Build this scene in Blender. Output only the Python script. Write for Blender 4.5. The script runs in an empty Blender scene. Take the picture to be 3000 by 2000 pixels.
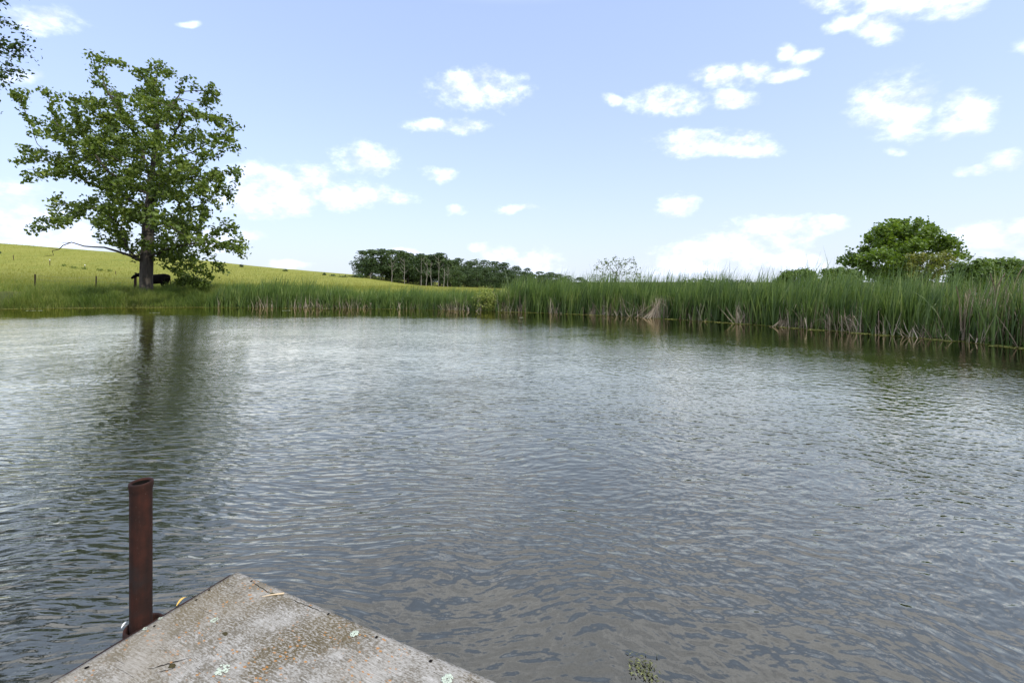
import bpy, bmesh, math, random
import numpy as np
from mathutils import Vector

# ------------------------------------------------------------------ camera, world, sun, exposure
SC = bpy.context.scene
COL = SC.collection
F = 1300.0          # focal length in photograph pixels (3000 wide)
HZ = 825.0          # horizon row in the photograph
CAMZ = 1.85         # eye height above the water
DECK = 0.35         # dock surface above the water

cam_d = bpy.data.cameras.new('camera')
cam = bpy.data.objects.new('camera', cam_d)
COL.objects.link(cam)
cam.location = (0, 0, CAMZ)
cam.rotation_euler = (math.radians(90), 0, 0)
cam_d.sensor_width = 36.0
cam_d.lens = F / 3000.0 * 36.0
cam_d.shift_y = -(1000.0 - HZ) / 3000.0
cam_d.clip_start = 0.05
cam_d.clip_end = 6000.0
SC.camera = cam

SUN_AZ = math.radians(128)       # clockwise from +Y (the view direction): to the right, a little behind
SUN_EL = math.radians(44)
SUN_STRENGTH = 2.3
SKY_STRENGTH = 0.15
EXPOSURE = 0.75

sd = bpy.data.lights.new('sun', 'SUN')
sd.energy = SUN_STRENGTH
sd.angle = math.radians(0.8)
sd.color = (1.0, 0.95, 0.87)
sun = bpy.data.objects.new('sun', sd)
COL.objects.link(sun)
sv = Vector((math.sin(SUN_AZ) * math.cos(SUN_EL), math.cos(SUN_AZ) * math.cos(SUN_EL), math.sin(SUN_EL)))
sun.rotation_euler = sv.to_track_quat('Z', 'Y').to_euler()
sun.location = sv * 60

SC.view_settings.view_transform = 'Standard'
SC.view_settings.look = 'None'
SC.view_settings.gamma = 1.0
SC.view_settings.use_curve_mapping = False
SC.view_settings.exposure = EXPOSURE
SC.render.engine = 'CYCLES'
SC.cycles.use_denoising = True
SC.cycles.max_bounces = 6
SC.cycles.diffuse_bounces = 3
SC.cycles.glossy_bounces = 3
SC.cycles.transmission_bounces = 4
SC.cycles.caustics_reflective = False
SC.cycles.caustics_refractive = False


class NT:
    """tiny node-tree writer"""
    def __init__(self, tree):
        self.t = tree
        tree.nodes.clear()

    def n(self, typ, ins=None, **props):
        nd = self.t.nodes.new(typ)
        for k, v in props.items():
            setattr(nd, k, v)
        for k, v in (ins or {}).items():
            self.put(nd.inputs[k], v)
        return nd

    def put(self, sock, v):
        if isinstance(v, bpy.types.NodeSocket):
            self.t.links.new(v, sock)
        elif isinstance(v, bpy.types.Node):
            self.t.links.new(v.outputs[0], sock)
        else:
            sock.default_value = v

    def m(self, op, a, b=None, c=None, clamp=False):
        nd = self.t.nodes.new('ShaderNodeMath')
        nd.operation = op
        nd.use_clamp = clamp
        for i, v in enumerate((a, b, c)):
            if v is not None:
                self.put(nd.inputs[i], v)
        return nd.outputs[0]

    def v(self, op, a, b=None, out=0, scale=None):
        nd = self.t.nodes.new('ShaderNodeVectorMath')
        nd.operation = op
        self.put(nd.inputs[0], a)
        if b is not None:
            self.put(nd.inputs[1], b)
        if scale is not None:
            self.put(nd.inputs['Scale'], scale)
        return nd.outputs[out]

    def mix(self, f, a, b, mode='MIX'):
        nd = self.t.nodes.new('ShaderNodeMix')
        nd.data_type = 'RGBA'
        nd.blend_type = mode
        self.put(nd.inputs[0], f)
        self.put(nd.inputs[6], a if not isinstance(a, tuple) else (*a[:3], 1))
        self.put(nd.inputs[7], b if not isinstance(b, tuple) else (*b[:3], 1))
        return nd.outputs[2]

    def noise(self, vec, scale, detail=4, rough=0.55, dist=0.0, out=0):
        nd = self.n('ShaderNodeTexNoise', {'Scale': scale, 'Detail': detail, 'Roughness': rough, 'Distortion': dist})
        if vec is not None:
            self.put(nd.inputs['Vector'], vec)
        return nd.outputs[out]

    def step(self, x, a, b, lo=0.0, hi=1.0):
        nd = self.n('ShaderNodeMapRange', interpolation_type='SMOOTHSTEP')
        self.put(nd.inputs[0], x)
        for i, v in enumerate((a, b, lo, hi)):
            self.put(nd.inputs[i + 1], v)
        return nd.outputs[0]

    def ramp(self, x, stops):
        nd = self.t.nodes.new('ShaderNodeValToRGB')
        e = nd.color_ramp.elements
        while len(e) < len(stops):
            e.new(0.5)
        for el, (p, c) in zip(e, stops):
            el.position = p
            el.color = (*c, 1)
        self.put(nd.inputs[0], x)
        return nd.outputs[0]

    def mapping(self, vec, rot=(0, 0, 0), scale=(1, 1, 1), loc=(0, 0, 0)):
        nd = self.n('ShaderNodeMapping', {'Rotation': rot, 'Scale': scale, 'Location': loc})
        self.put(nd.inputs[0], vec)
        return nd.outputs[0]


def pixdir(px, py):
    d = np.array(((px - 1500.0) / F, 1.0, (HZ - py) / F))
    return d / np.linalg.norm(d)


# clouds of the photograph: directions and angular sizes (given in photograph pixels)
CLOUDS = [(1395, 262, 128, 52), (1310, 363, 112, 20), (2623, 321, 118, 88), (2815, 332, 104, 60), (2417, 12, 72, 34),
          (2623, 14, 150, 46), (2776, 12, 125, 42), (2470, 75, 60, 26), (2562, 100, 68, 38), (2300, 145, 28, 22), (2363, 170, 44, 20),
          (2110, 228, 88, 30), (2210, 205, 52, 28), (2302, 214, 58, 20), (1942, 295, 116, 38), (1790, 297, 30, 18),
          (2149, 298, 78, 30), (2065, 418, 160, 32), (2003, 398, 66, 28), (2180, 436, 90, 18), (1990, 605, 54, 30),
          (2235, 680, 130, 44), (2394, 668, 84, 22), (2003, 765, 140, 44), (2150, 742, 170, 62), (2317, 768, 100, 44),
          (1468, 752, 52, 30), (1580, 768, 70, 38), (1410, 722, 34, 11), (2870, 699, 112, 44), (2985, 700, 80, 42),
          (2960, 478, 74, 22), (2853, 493, 50, 15), (3000, 145, 44, 20), (2631, 440, 36, 14), (842, 548, 185, 66),
          (1084, 462, 84, 40), (1030, 577, 140, 36), (790, 615, 120, 30), (128, 65, 100, 36), (560, 70, 28, 11), (1330, 613, 28, 12),
          (1520, 612, 58, 16), (1288, 510, 44, 17), (30, 590, 120, 66), (120, 680, 170, 60), (50, 230, 56, 22), (830, 782, 90, 16), (1180, 745, 60, 10),
          (640, 690, 110, 24)]


def build_world():
    w = bpy.data.worlds.new('World')
    SC.world = w
    w.use_nodes = True
    k = NT(w.node_tree)
    d = k.v('NORMALIZE', k.n('ShaderNodeTexCoord').outputs['Generated'])
    sky = k.n('ShaderNodeTexSky', sky_type='NISHITA', sun_disc=False, sun_elevation=SUN_EL, sun_rotation=SUN_AZ,
              altitude=200.0, air_density=1.0, dust_density=1.6, ozone_density=2.0)
    sep = k.n('ShaderNodeSeparateXYZ', {0: d})
    dy, dz = sep.outputs[1], sep.outputs[2]
    # fractal edge for all clouds
    st = k.mapping(d, scale=(1, 1, 1.7))
    n1 = k.noise(st, 17.0, 9, 0.62)
    warp = k.noise(st, 9.0, 3, 0.5, out=1)
    wv = k.v('SCALE', k.v('SUBTRACT', warp, (0.5, 0.5, 0.5)), scale=0.05)
    dw = k.v('ADD', d, wv)
    e = None
    for (cx, cy, rx, ry) in CLOUDS:
        rx, ry = rx * 1.16, ry * 1.16
        c = pixdir(cx, cy)
        r1 = pixdir(cx + rx, cy) - c
        r2 = pixdir(cx, cy - ry) - c
        up = np.array((0, 0, 1.0))
        R = np.cross(c, up); R /= np.linalg.norm(R)
        U = np.cross(R, c)
        M = np.array([[r1 @ R, r2 @ R], [r1 @ U, r2 @ U]])
        I = np.linalg.inv(M)
        A = I[0, 0] * R + I[0, 1] * U
        B = I[1, 0] * R + I[1, 1] * U
        a = k.v('DOT_PRODUCT', dw, tuple(A), out=1)
        b = k.v('DOT_PRODUCT', dw, tuple(B), out=1)
        q = k.m('MULTIPLY_ADD', b, b, k.m('MULTIPLY', a, a))
        e = q if e is None else k.m('SMOOTH_MIN', e, q, 0.35)
    e = k.m('SUBTRACT', 1.0, e)
    e = k.m('MAXIMUM', e, -1.5)
    dens = k.m('ADD', e, k.m('MULTIPLY', k.m('SUBTRACT', n1, 0.50), 3.5))
    n3 = k.noise(st, 70.0, 5, 0.6)
    dens = k.m('ADD', dens, k.m('MULTIPLY', k.m('SUBTRACT', n3, 0.5), 1.1))
    m1 = k.m('POWER', k.step(dens, -0.45, 1.55), 1.3)
    # the rest of the sky, beyond the frame: broken cloud of the same kind
    pl = k.v('DIVIDE', d, k.n('ShaderNodeCombineXYZ', {0: k.m('ADD', k.m('ABSOLUTE', dz), 0.12), 1: k.m('ADD', k.m('ABSOLUTE', dz), 0.12), 2: 1.0}))
    pl = k.v('MULTIPLY', pl, (1, 1, 0))
    n2 = k.noise(k.v('ADD', pl, (3.1, 7.7, 0)), 1.9, 8, 0.55, 0.3)
    m2 = k.step(n2, 0.18, 0.50)
    off = k.m('MAXIMUM', k.step(dz, 0.525, 0.60), k.step(dy, 0.58, 0.42))
    m2 = k.m('MULTIPLY', m2, off)
    mask = k.m('MAXIMUM', m1, m2)
    mask = k.m('MULTIPLY', mask, k.step(dz, -0.01, 0.02))
    # thin whitish veil low down
    veil = k.m('MULTIPLY_ADD', k.m('POWER', k.m('SUBTRACT', 1.0, k.m('ABSOLUTE', dz)), 4.0), 0.38, 0.57)
    base = k.v('MULTIPLY', sky.outputs[0], (0.95, 0.97, 1.15))
    vc = k.mix(k.m('POWER', k.m('SUBTRACT', 1.0, k.m('ABSOLUTE', dz)), 3.5), (2.55, 3.2, 4.75), (3.4, 3.75, 4.25))
    veil = k.m('MULTIPLY', veil, k.step(dz, 0.50, 0.85, 1.0, 0.35))
    base = k.mix(veil, base, vc)
    n1b = k.noise(k.v('ADD', st, (0.010, 0.0, 0.034)), 17.0, 4, 0.6)
    shade = k.step(k.m('SUBTRACT', n1b, n1), -0.16, 0.22, 1.06, 0.70)
    cloud = k.v('SCALE', (5.2, 5.7, 7.2), scale=shade)
    col = k.mix(mask, base, cloud)
    bg = k.n('ShaderNodeBackground', {'Color': col, 'Strength': SKY_STRENGTH})
    k.n('ShaderNodeOutputWorld', {'Surface': bg})
    w.cycles.sampling_method = 'MANUAL'
    w.cycles.sample_map_resolution = 512


build_world()
rng = np.random.default_rng(7)
random.seed(7)

# ------------------------------------------------------------------ helpers


def at(px, py, Y):
    """the point at distance Y along the line of sight of a photograph pixel"""
    return np.array(((px - 1500.0) / F * Y, Y, CAMZ - (py - HZ) / F * Y))


def on_plane(px, py, z):
    Y = F * (CAMZ - z) / (py - HZ)
    return np.array(((px - 1500.0) / F * Y, Y, z))


def props(o, label=None, cat=None, group=None, kind=None):
    if label: o['label'] = label
    if cat: o['category'] = cat
    if group: o['group'] = group
    if kind: o['kind'] = kind
    return o


def empty(name, loc, label, cat, group=None):
    o = bpy.data.objects.new(name, None)
    o.empty_display_size = 0.2
    COL.objects.link(o)
    o.location = tuple(loc)
    return props(o, label, cat, group)


def link(name, me, mat=None, parent=None, loc=None):
    o = bpy.data.objects.new(name, me)
    COL.objects.link(o)
    if mat is not None and not me.materials:
        me.materials.append(mat)
    if parent is not None:
        o.parent = parent
    if loc is not None:
        o.location = tuple(loc)
    return o


def mesh_np(name, V, Fc, smooth=True, tint=None):
    """V (n,3); Fc a list of arrays (m,k) of equal-size polygons; tint per face"""
    me = bpy.data.meshes.new(name)
    V = np.asarray(V, np.float32)
    if isinstance(Fc, np.ndarray):
        Fc = [Fc]
    Fc = [np.asarray(f, np.int32) for f in Fc if len(f)]
    me.vertices.add(len(V))
    me.vertices.foreach_set('co', V.ravel())
    nl = sum(f.size for f in Fc)
    npoly = sum(len(f) for f in Fc)
    me.loops.add(nl)
    me.loops.foreach_set('vertex_index', np.concatenate([f.ravel() for f in Fc]))
    me.polygons.add(npoly)
    tot = np.concatenate([np.full(len(f), f.shape[1], np.int32) for f in Fc])
    st = np.concatenate([[0], np.cumsum(tot)[:-1]]).astype(np.int32)
    me.polygons.foreach_set('loop_start', st)
    me.polygons.foreach_set('loop_total', tot)
    me.polygons.foreach_set('use_smooth', np.full(npoly, smooth))
    if tint is not None:
        a = me.attributes.new('tint', 'FLOAT', 'FACE')
        a.data.foreach_set('value', np.asarray(tint, np.float32))
    me.update(calc_edges=True)
    me.validate()
    return me


def unit(v):
    return v / np.maximum(np.linalg.norm(v, axis=-1, keepdims=True), 1e-9)


def leaf_mesh(name, C, N, size, aspect=0.62, droop=0.25, tint=None, r=rng):
    """one folded leaf (two quads) per centre C with normal N"""
    n = len(C)
    N = unit(N)
    t = unit(np.cross(N, r.normal(size=(n, 3))))
    b = np.cross(N, t)
    L = (size * r.uniform(0.7, 1.3, n))[:, None]
    W = L * aspect * 0.5
    base = C - t * L * 0.5
    tip = C + t * L * 0.5 - N * L * droop * 0.5
    mid = C + N * L * 0.02
    q = 0.42
    l1 = C + b * W + N * L * 0.10
    r1 = C - b * W + N * L * 0.10
    sh = t * L * (q - 0.5)
    l1 = l1 + sh * 0.5
    r1 = r1 + sh * 0.5
    V = np.stack([base, l1, tip, r1, mid], 1).reshape(-1, 3)
    i = np.arange(n)[:, None] * 5
    Fa = np.concatenate([i + np.array([0, 4, 2, 1]), i + np.array([0, 3, 2, 4])], 1).reshape(-1, 4)
    if tint is None:
        tint = r.uniform(0, 1, n)
    return mesh_np(name, V, Fa, False, np.repeat(tint, 2))


def blade_arrays(B, h, w, az, lean, bend, seg=4, kink=None, kink_t=None, r=rng, taper=1.6):
    """strips growing from B; lean = start tilt, bend = extra tilt at the tip, toward azimuth az"""
    n = len(B)
    D = np.stack([np.cos(az), np.sin(az), np.zeros(n)], 1)
    fa = r.uniform(0, math.pi, n)
    Wd = np.stack([np.cos(fa), np.sin(fa), np.zeros(n)], 1)
    P = B.astype(float).copy()
    rows = []
    up = np.array((0, 0, 1.0))
    for k in range(seg):
        t = k / seg
        ww = w * (1 - t ** taper) * (0.75 + 0.25 * min(1, t * 3))
        rows.append(P - Wd * ww[:, None] * 0.5)
        rows.append(P + Wd * ww[:, None] * 0.5)
        th = lean + bend * (t + 0.5 / seg) ** 1.5
        if kink is not None:
            th = th + np.where(t + 0.5 / seg > kink_t, kink, 0)
        P = P + (h / seg)[:, None] * (np.sin(th)[:, None] * D + np.cos(th)[:, None] * up)
    rows.append(P)
    m = 2 * seg + 1
    V = np.stack(rows, 1).reshape(-1, 3)
    i = np.arange(n)[:, None] * m
    Q = np.concatenate([i + np.array([2 * k, 2 * k + 1, 2 * k + 3, 2 * k + 2]) for k in range(seg - 1)], 1).reshape(-1, 4)
    T = i + np.array([2 * seg - 2, 2 * seg - 1, 2 * seg])
    return V, Q, T


def blade_mesh(name, parts):
    """parts: list of (V,Q,T,tint per blade)"""
    Vs, Qs, Ts, tq, tt = [], [], [], [], []
    o = 0
    for V, Q, T, ti in parts:
        Vs.append(V); Qs.append(Q + o); Ts.append(T + o)
        tq.append(np.repeat(ti, len(Q) // max(1, len(T)))); tt.append(ti)
        o += len(V)
    return mesh_np(name, np.concatenate(Vs), [np.concatenate(Qs), np.concatenate(Ts)], True, np.concatenate(tq + tt))


def tube_arrays(path, rad, sides=6, off=0, cap=True):
    path = np.asarray(path, float)
    rad = np.broadcast_to(np.asarray(rad, float), (len(path),))
    T = np.gradient(path, axis=0)
    T = unit(T)
    ref = np.array((0, 0, 1.0)) if abs(T[0][2]) < 0.9 else np.array((1.0, 0, 0))
    x = unit(np.cross(T[0], ref))
    ang = np.arange(sides) * 2 * math.pi / sides
    V = []
    for p, t, r in zip(path, T, rad):
        x = x - t * (x @ t)
        x = x / max(1e-9, np.linalg.norm(x))
        y = np.cross(t, x)
        V.append(p + r * (np.cos(ang)[:, None] * x + np.sin(ang)[:, None] * y))
    V = np.concatenate(V)
    n = len(path)
    j = np.arange(sides)
    Q = []
    for i in range(n - 1):
        Q.append(np.stack([i * sides + j, i * sides + (j + 1) % sides, (i + 1) * sides + (j + 1) % sides, (i + 1) * sides + j], 1))
    Q = np.concatenate(Q) + off
    return V, Q


def tubes_mesh(name, tubes, smooth=True):
    Vs, Qs, o = [], [], 0
    for path, rad, sides in tubes:
        V, Q = tube_arrays(path, rad, sides, o)
        Vs.append(V); Qs.append(Q); o += len(V)
    return mesh_np(name, np.concatenate(Vs), np.concatenate(Qs), smooth)


def bm_mesh(name, bm, smooth=False):
    me = bpy.data.meshes.new(name)
    bm.normal_update()
    bm.to_mesh(me)
    bm.free()
    if smooth:
        me.polygons.foreach_set('use_smooth', np.full(len(me.polygons), True))
    return me


def add_box(bm, c, s, ex=(1, 0, 0), ey=(0, 1, 0)):
    ex, ey = Vector(ex), Vector(ey)
    ez = ex.cross(ey)
    vs = []
    for dz in (-1, 1):
        for dx, dy in ((-1, -1), (1, -1), (1, 1), (-1, 1)):
            vs.append(bm.verts.new(Vector(c) + ex * dx * s[0] / 2 + ey * dy * s[1] / 2 + ez * dz * s[2] / 2))
    for f in ((3, 2, 1, 0), (4, 5, 6, 7), (0, 1, 5, 4), (1, 2, 6, 5), (2, 3, 7, 6), (3, 0, 4, 7)):
        bm.faces.new([vs[i] for i in f])


# ------------------------------------------------------------------ materials
def new_mat(name):
    m = bpy.data.materials.new(name)
    m.use_nodes = True
    return m, NT(m.node_tree)


def foliage_mat(name, stops, trans=0.35, rough=0.5, spec=0.35, nscale=0.8):
    m, k = new_mat(name)
    ti = k.n('ShaderNodeAttribute', attribute_name='tint').outputs['Fac']
    pos = k.n('ShaderNodeNewGeometry').outputs['Position']
    nz = k.noise(pos, nscale, 3)
    x = k.m('ADD', k.m('MULTIPLY', ti, 0.7), k.m('MULTIPLY', k.m('SUBTRACT', nz, 0.35), 0.9), clamp=True)
    c = k.ramp(x, stops)
    p = k.n('ShaderNodeBsdfPrincipled', {'Base Color': c, 'Roughness': rough, 'Specular IOR Level': spec})
    tc = k.mix(1.0, c, (1.25, 1.25, 0.6), 'MULTIPLY')
    tr = k.n('ShaderNodeBsdfTranslucent', {'Color': tc})
    mx = k.n('ShaderNodeMixShader', {0: trans, 1: p, 2: tr})
    k.n('ShaderNodeOutputMaterial', {'Surface': mx})
    return m


M_OAK = foliage_mat('oak_leaf', [(0.0, (0.038, 0.066, 0.011)), (0.5, (0.100, 0.152, 0.020)), (1.0, (0.205, 0.250, 0.036))], 0.35)
M_OAK2 = foliage_mat('oak_leaf_near', [(0.0, (0.026, 0.052, 0.012)), (1.0, (0.080, 0.13, 0.024))], 0.3)
M_ROUND = foliage_mat('round_tree_leaf', [(0.0, (0.05, 0.095, 0.012)), (0.5, (0.115, 0.185, 0.024)), (1.0, (0.20, 0.27, 0.045))], 0.4)
M_YELLOW = foliage_mat('yellowing_leaf', [(0.0, (0.065, 0.085, 0.014)), (0.5, (0.15, 0.18, 0.028)), (1.0, (0.29, 0.25, 0.06))], 0.3)
M_THIN = foliage_mat('thin_leaf', [(0.0, (0.06, 0.09, 0.025)), (1.0, (0.16, 0.20, 0.06))], 0.35)
M_FAR = foliage_mat('far_leaf', [(0.0, (0.022, 0.042, 0.012)), (0.5, (0.045, 0.080, 0.019)), (1.0, (0.100, 0.140, 0.030))], 0.25, nscale=0.12)
M_FARL = foliage_mat('far_light_leaf', [(0.0, (0.06, 0.11, 0.018)), (1.0, (0.14, 0.21, 0.035))], 0.35, nscale=0.4)
M_SHRUB = foliage_mat('bright_shrub_leaf', [(0.0, (0.15, 0.20, 0.035)), (1.0, (0.40, 0.42, 0.10))], 0.35)
M_REED = foliage_mat('reed_blade', [(0.0, (0.026, 0.056, 0.015)), (0.40, (0.078, 0.135, 0.028)), (0.66, (0.150, 0.218, 0.050)), (1.0, (0.38, 0.39, 0.14))], 0.28, 0.42, 0.4, 1.3)
M_DEAD = foliage_mat('dead_reed', [(0.0, (0.15, 0.105, 0.062)), (0.5, (0.35, 0.285, 0.20)), (1.0, (0.58, 0.51, 0.395))], 0.15, 0.7, 0.2, 1.5)
M_BANK = foliage_mat('bank_grass', [(0.0, (0.050, 0.090, 0.014)), (0.4, (0.11, 0.165, 0.028)), (0.7, (0.20, 0.24, 0.05)), (1.0, (0.36, 0.34, 0.13))], 0.35, 0.5, 0.3, 0.9)
M_MEADOW = foliage_mat('meadow_grass', [(0.0, (0.150, 0.180, 0.036)), (0.5, (0.212, 0.215, 0.044)), (1.0, (0.250, 0.245, 0.066))], 0.4, 0.6, 0.2, 0.15)
M_DUCK = foliage_mat('duckweed', [(0.0, (0.16, 0.19, 0.03)), (1.0, (0.34, 0.33, 0.10))], 0.1, 0.6, 0.3, 2.0)


def bark_mat(name, a, b, scale=6.0):
    m, k = new_mat(name)
    pos = k.n('ShaderNodeNewGeometry').outputs['Position']
    st = k.mapping(pos, scale=(1, 1, 0.18))
    nz = k.noise(st, scale, 6, 0.65)
    n2 = k.noise(pos, 1.3, 3)
    c = k.ramp(k.m('ADD', k.m('MULTIPLY', nz, 0.8), k.m('MULTIPLY', n2, 0.25)), [(0.3, a), (0.72, b)])
    bp = k.n('ShaderNodeBump', {'Strength': 0.9, 'Distance': 0.05, 'Height': nz})
    p = k.n('ShaderNodeBsdfPrincipled', {'Base Color': c, 'Roughness': 0.9, 'Specular IOR Level': 0.15, 'Normal': bp})
    k.n('ShaderNodeOutputMaterial', {'Surface': p})
    return m


M_BARK = bark_mat('oak_bark', (0.026, 0.022, 0.017), (0.105, 0.092, 0.074))
M_BARKD = bark_mat('dark_bark', (0.03, 0.024, 0.018), (0.10, 0.085, 0.065))
M_PALE = bark_mat('pale_dead_wood', (0.11, 0.10, 0.08), (0.26, 0.245, 0.205), 3.0)


def plain(name, col, rough=0.6, spec=0.3, var=0.25, scale=8.0, metal=0.0):
    m, k = new_mat(name)
    pos = k.n('ShaderNodeNewGeometry').outputs['Position']
    nz = k.noise(pos, scale, 5, 0.6)
    c = k.mix(nz, tuple(x * (1 - var) for x in col), tuple(min(1, x * (1 + var)) for x in col))
    bp = k.n('ShaderNodeBump', {'Strength': 0.3, 'Distance': 0.01, 'Height': nz})
    p = k.n('ShaderNodeBsdfPrincipled', {'Base Color': c, 'Roughness': rough, 'Specular IOR Level': spec, 'Metallic': metal, 'Normal': bp})
    k.n('ShaderNodeOutputMaterial', {'Surface': p})
    return m


M_COW = plain('black_hide', (0.006, 0.005, 0.0045), 0.8, 0.08, 0.3, 5.0)
M_POST = plain('weathered_post', (0.055, 0.035, 0.028), 0.9, 0.1, 0.4, 9.0)
M_WHITE = plain('white_paint', (0.78, 0.79, 0.80), 0.5, 0.3, 0.05, 3.0)
M_ROOF = plain('grey_sheet_roof', (0.30, 0.31, 0.32), 0.5, 0.4, 0.2, 3.0)
M_STRAW = plain('dry_straw', (0.55, 0.43, 0.27), 0.7, 0.2, 0.2, 30.0)
M_LICHEN = plain('pale_lichen', (0.42, 0.47, 0.38), 0.95, 0.05, 0.18, 150.0)
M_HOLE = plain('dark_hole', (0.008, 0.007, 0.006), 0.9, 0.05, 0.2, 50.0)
M_WIRE = plain('old_wire', (0.12, 0.11, 0.10), 0.6, 0.3, 0.2, 5.0)
M_FLOAT = plain('dock_float', (0.03, 0.03, 0.032), 0.6, 0.3, 0.2, 5.0)
M_LEAF = plain('yellow_leaf', (0.62, 0.40, 0.10), 0.6, 0.3, 0.35, 60.0)
M_FLOATLEAF = plain('floating_leaf', (0.42, 0.46, 0.26), 0.4, 0.4, 0.2, 20.0)


def rust_mat():
    m, k = new_mat('rusted_steel')
    pos = k.n('ShaderNodeNewGeometry').outputs['Position']
    n1 = k.noise(pos, 14.0, 8, 0.65)
    n2 = k.noise(k.mapping(pos, scale=(1, 1, 0.08)), 30.0, 6, 0.6)
    n3 = k.noise(pos, 220.0, 3, 0.6)
    n4 = k.noise(pos, 4.0, 4, 0.6)
    c = k.ramp(k.m('ADD', k.m('MULTIPLY', n1, 0.55), k.m('MULTIPLY', n2, 0.5)),
               [(0.30, (0.008, 0.005, 0.004)), (0.5, (0.021, 0.008, 0.005)), (0.68, (0.042, 0.013, 0.0075)), (0.82, (0.085, 0.036, 0.018))])
    c = k.mix(k.step(n4, 0.52, 0.68), c, (0.016, 0.013, 0.012))
    c = k.mix(k.step(n3, 0.70, 0.78), c, (0.34, 0.28, 0.24))
    hh = k.m('ADD', n1, k.m('MULTIPLY', n3, 0.5))
    bp = k.n('ShaderNodeBump', {'Strength': 0.45, 'Distance': 0.006, 'Height': hh})
    p = k.n('ShaderNodeBsdfPrincipled', {'Base Color': c, 'Roughness': 0.8, 'Specular IOR Level': 0.2, 'Normal': bp})
    k.n('ShaderNodeOutputMaterial', {'Surface': p})
    return m


M_RUST = rust_mat()


def plywood_mat():
    m, k = new_mat('weathered_plywood')
    co = k.n('ShaderNodeTexCoord').outputs['Object']          # X runs along the grain
    wv = k.v('SCALE', k.v('SUBTRACT', k.noise(co, 2.2, 2, 0.5, out=1), (0.5, 0.5, 0.5)), scale=0.06)
    cw = k.v('ADD', co, wv)
    gr = k.noise(k.mapping(cw, scale=(5, 130, 1)), 1.0, 5, 0.6)
    gf = k.noise(k.mapping(cw, scale=(26, 420, 1)), 1.0, 4, 0.65)
    mot = k.noise(cw, 7.0, 8, 0.72)
    fl = k.noise(k.mapping(cw, scale=(60, 150, 1)), 1.0, 6, 0.7)
    blk = k.noise(cw, 2.0, 5, 0.6)
    c = k.ramp(k.m('ADD', k.m('MULTIPLY', gr, 0.45), k.m('MULTIPLY', gf, 0.55)),
               [(0.28, (0.128, 0.115, 0.094)), (0.47, (0.275, 0.262, 0.228)), (0.64, (0.42, 0.405, 0.365))])
    # brown weathered fibres, grey-white raised flakes, olive algae
    brown = k.m('MULTIPLY', k.step(k.m('ADD', k.m('MULTIPLY', fl, 0.55), k.m('MULTIPLY', mot, 0.5)), 0.485, 0.60), 0.8)
    c = k.mix(brown, c, (0.094, 0.078, 0.050))
    pale = k.m('MULTIPLY', k.step(k.noise(k.mapping(cw, scale=(22, 44, 1)), 1.0, 7, 0.7), 0.56, 0.68), 0.6)
    c = k.mix(pale, c, (0.45, 0.43, 0.39))
    olive = k.m('MULTIPLY', k.step(blk, 0.50, 0.64), k.step(fl, 0.38, 0.56))
    c = k.mix(k.m('MULTIPLY', olive, 0.9), c, (0.085, 0.064, 0.028))
    tan = k.step(k.noise(k.v('ADD', cw, (9.0, 2.0, 0)), 1.6, 5, 0.6), 0.42, 0.66)
    c = k.mix(k.m('MULTIPLY', tan, 0.38), c, (0.20, 0.165, 0.105))
    # orange lichen specks gathered in patches
    patch = k.step(k.noise(k.v('ADD', cw, (4.2, 1.3, 0)), 3.0, 3, 0.5), 0.46, 0.58)
    vo = k.n('ShaderNodeTexVoronoi', {'Scale': 1.0, 'Randomness': 1.0, 'Vector': k.mapping(cw, scale=(38, 62, 1))})
    sp = k.m('ADD', vo.outputs[0], k.m('MULTIPLY', k.noise(cw, 90.0, 4, 0.6), 0.55))
    spots = k.m('MULTIPLY', k.step(sp, 0.58, 0.46), patch)
    keep = k.step(k.n('ShaderNodeSeparateColor', {0: vo.outputs[1]}).outputs[0], 0.35, 0.45)
    spots = k.m('MULTIPLY', spots, keep)
    oc = k.mix(k.noise(cw, 30.0, 3), (0.30, 0.115, 0.025), (0.40, 0.21, 0.06))
    c = k.mix(k.m('MULTIPLY', spots, 0.85), c, oc)
    # fine checks running with the grain
    chk = k.noise(k.mapping(cw, scale=(2.6, 150, 1)), 1.0, 3, 0.5)
    ch = k.m('MULTIPLY', k.step(chk, 0.335, 0.29), k.step(mot, 0.36, 0.5))
    c = k.mix(ch, c, (0.05, 0.038, 0.03))
    h = k.m('ADD', k.m('MULTIPLY', gf, 0.5), k.m('ADD', k.m('MULTIPLY', mot, 0.8), k.m('MULTIPLY', fl, 0.6)))
    h = k.m('SUBTRACT', h, k.m('MULTIPLY', ch, 1.5))
    bp = k.n('ShaderNodeBump', {'Strength': 0.8, 'Distance': 0.0035, 'Height': h})
    p = k.n('ShaderNodeBsdfPrincipled', {'Base Color': c, 'Roughness': 0.88, 'Specular IOR Level': 0.15, 'Normal': bp})
    k.n('ShaderNodeOutputMaterial', {'Surface': p})
    return m


M_PLY = plywood_mat()


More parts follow.
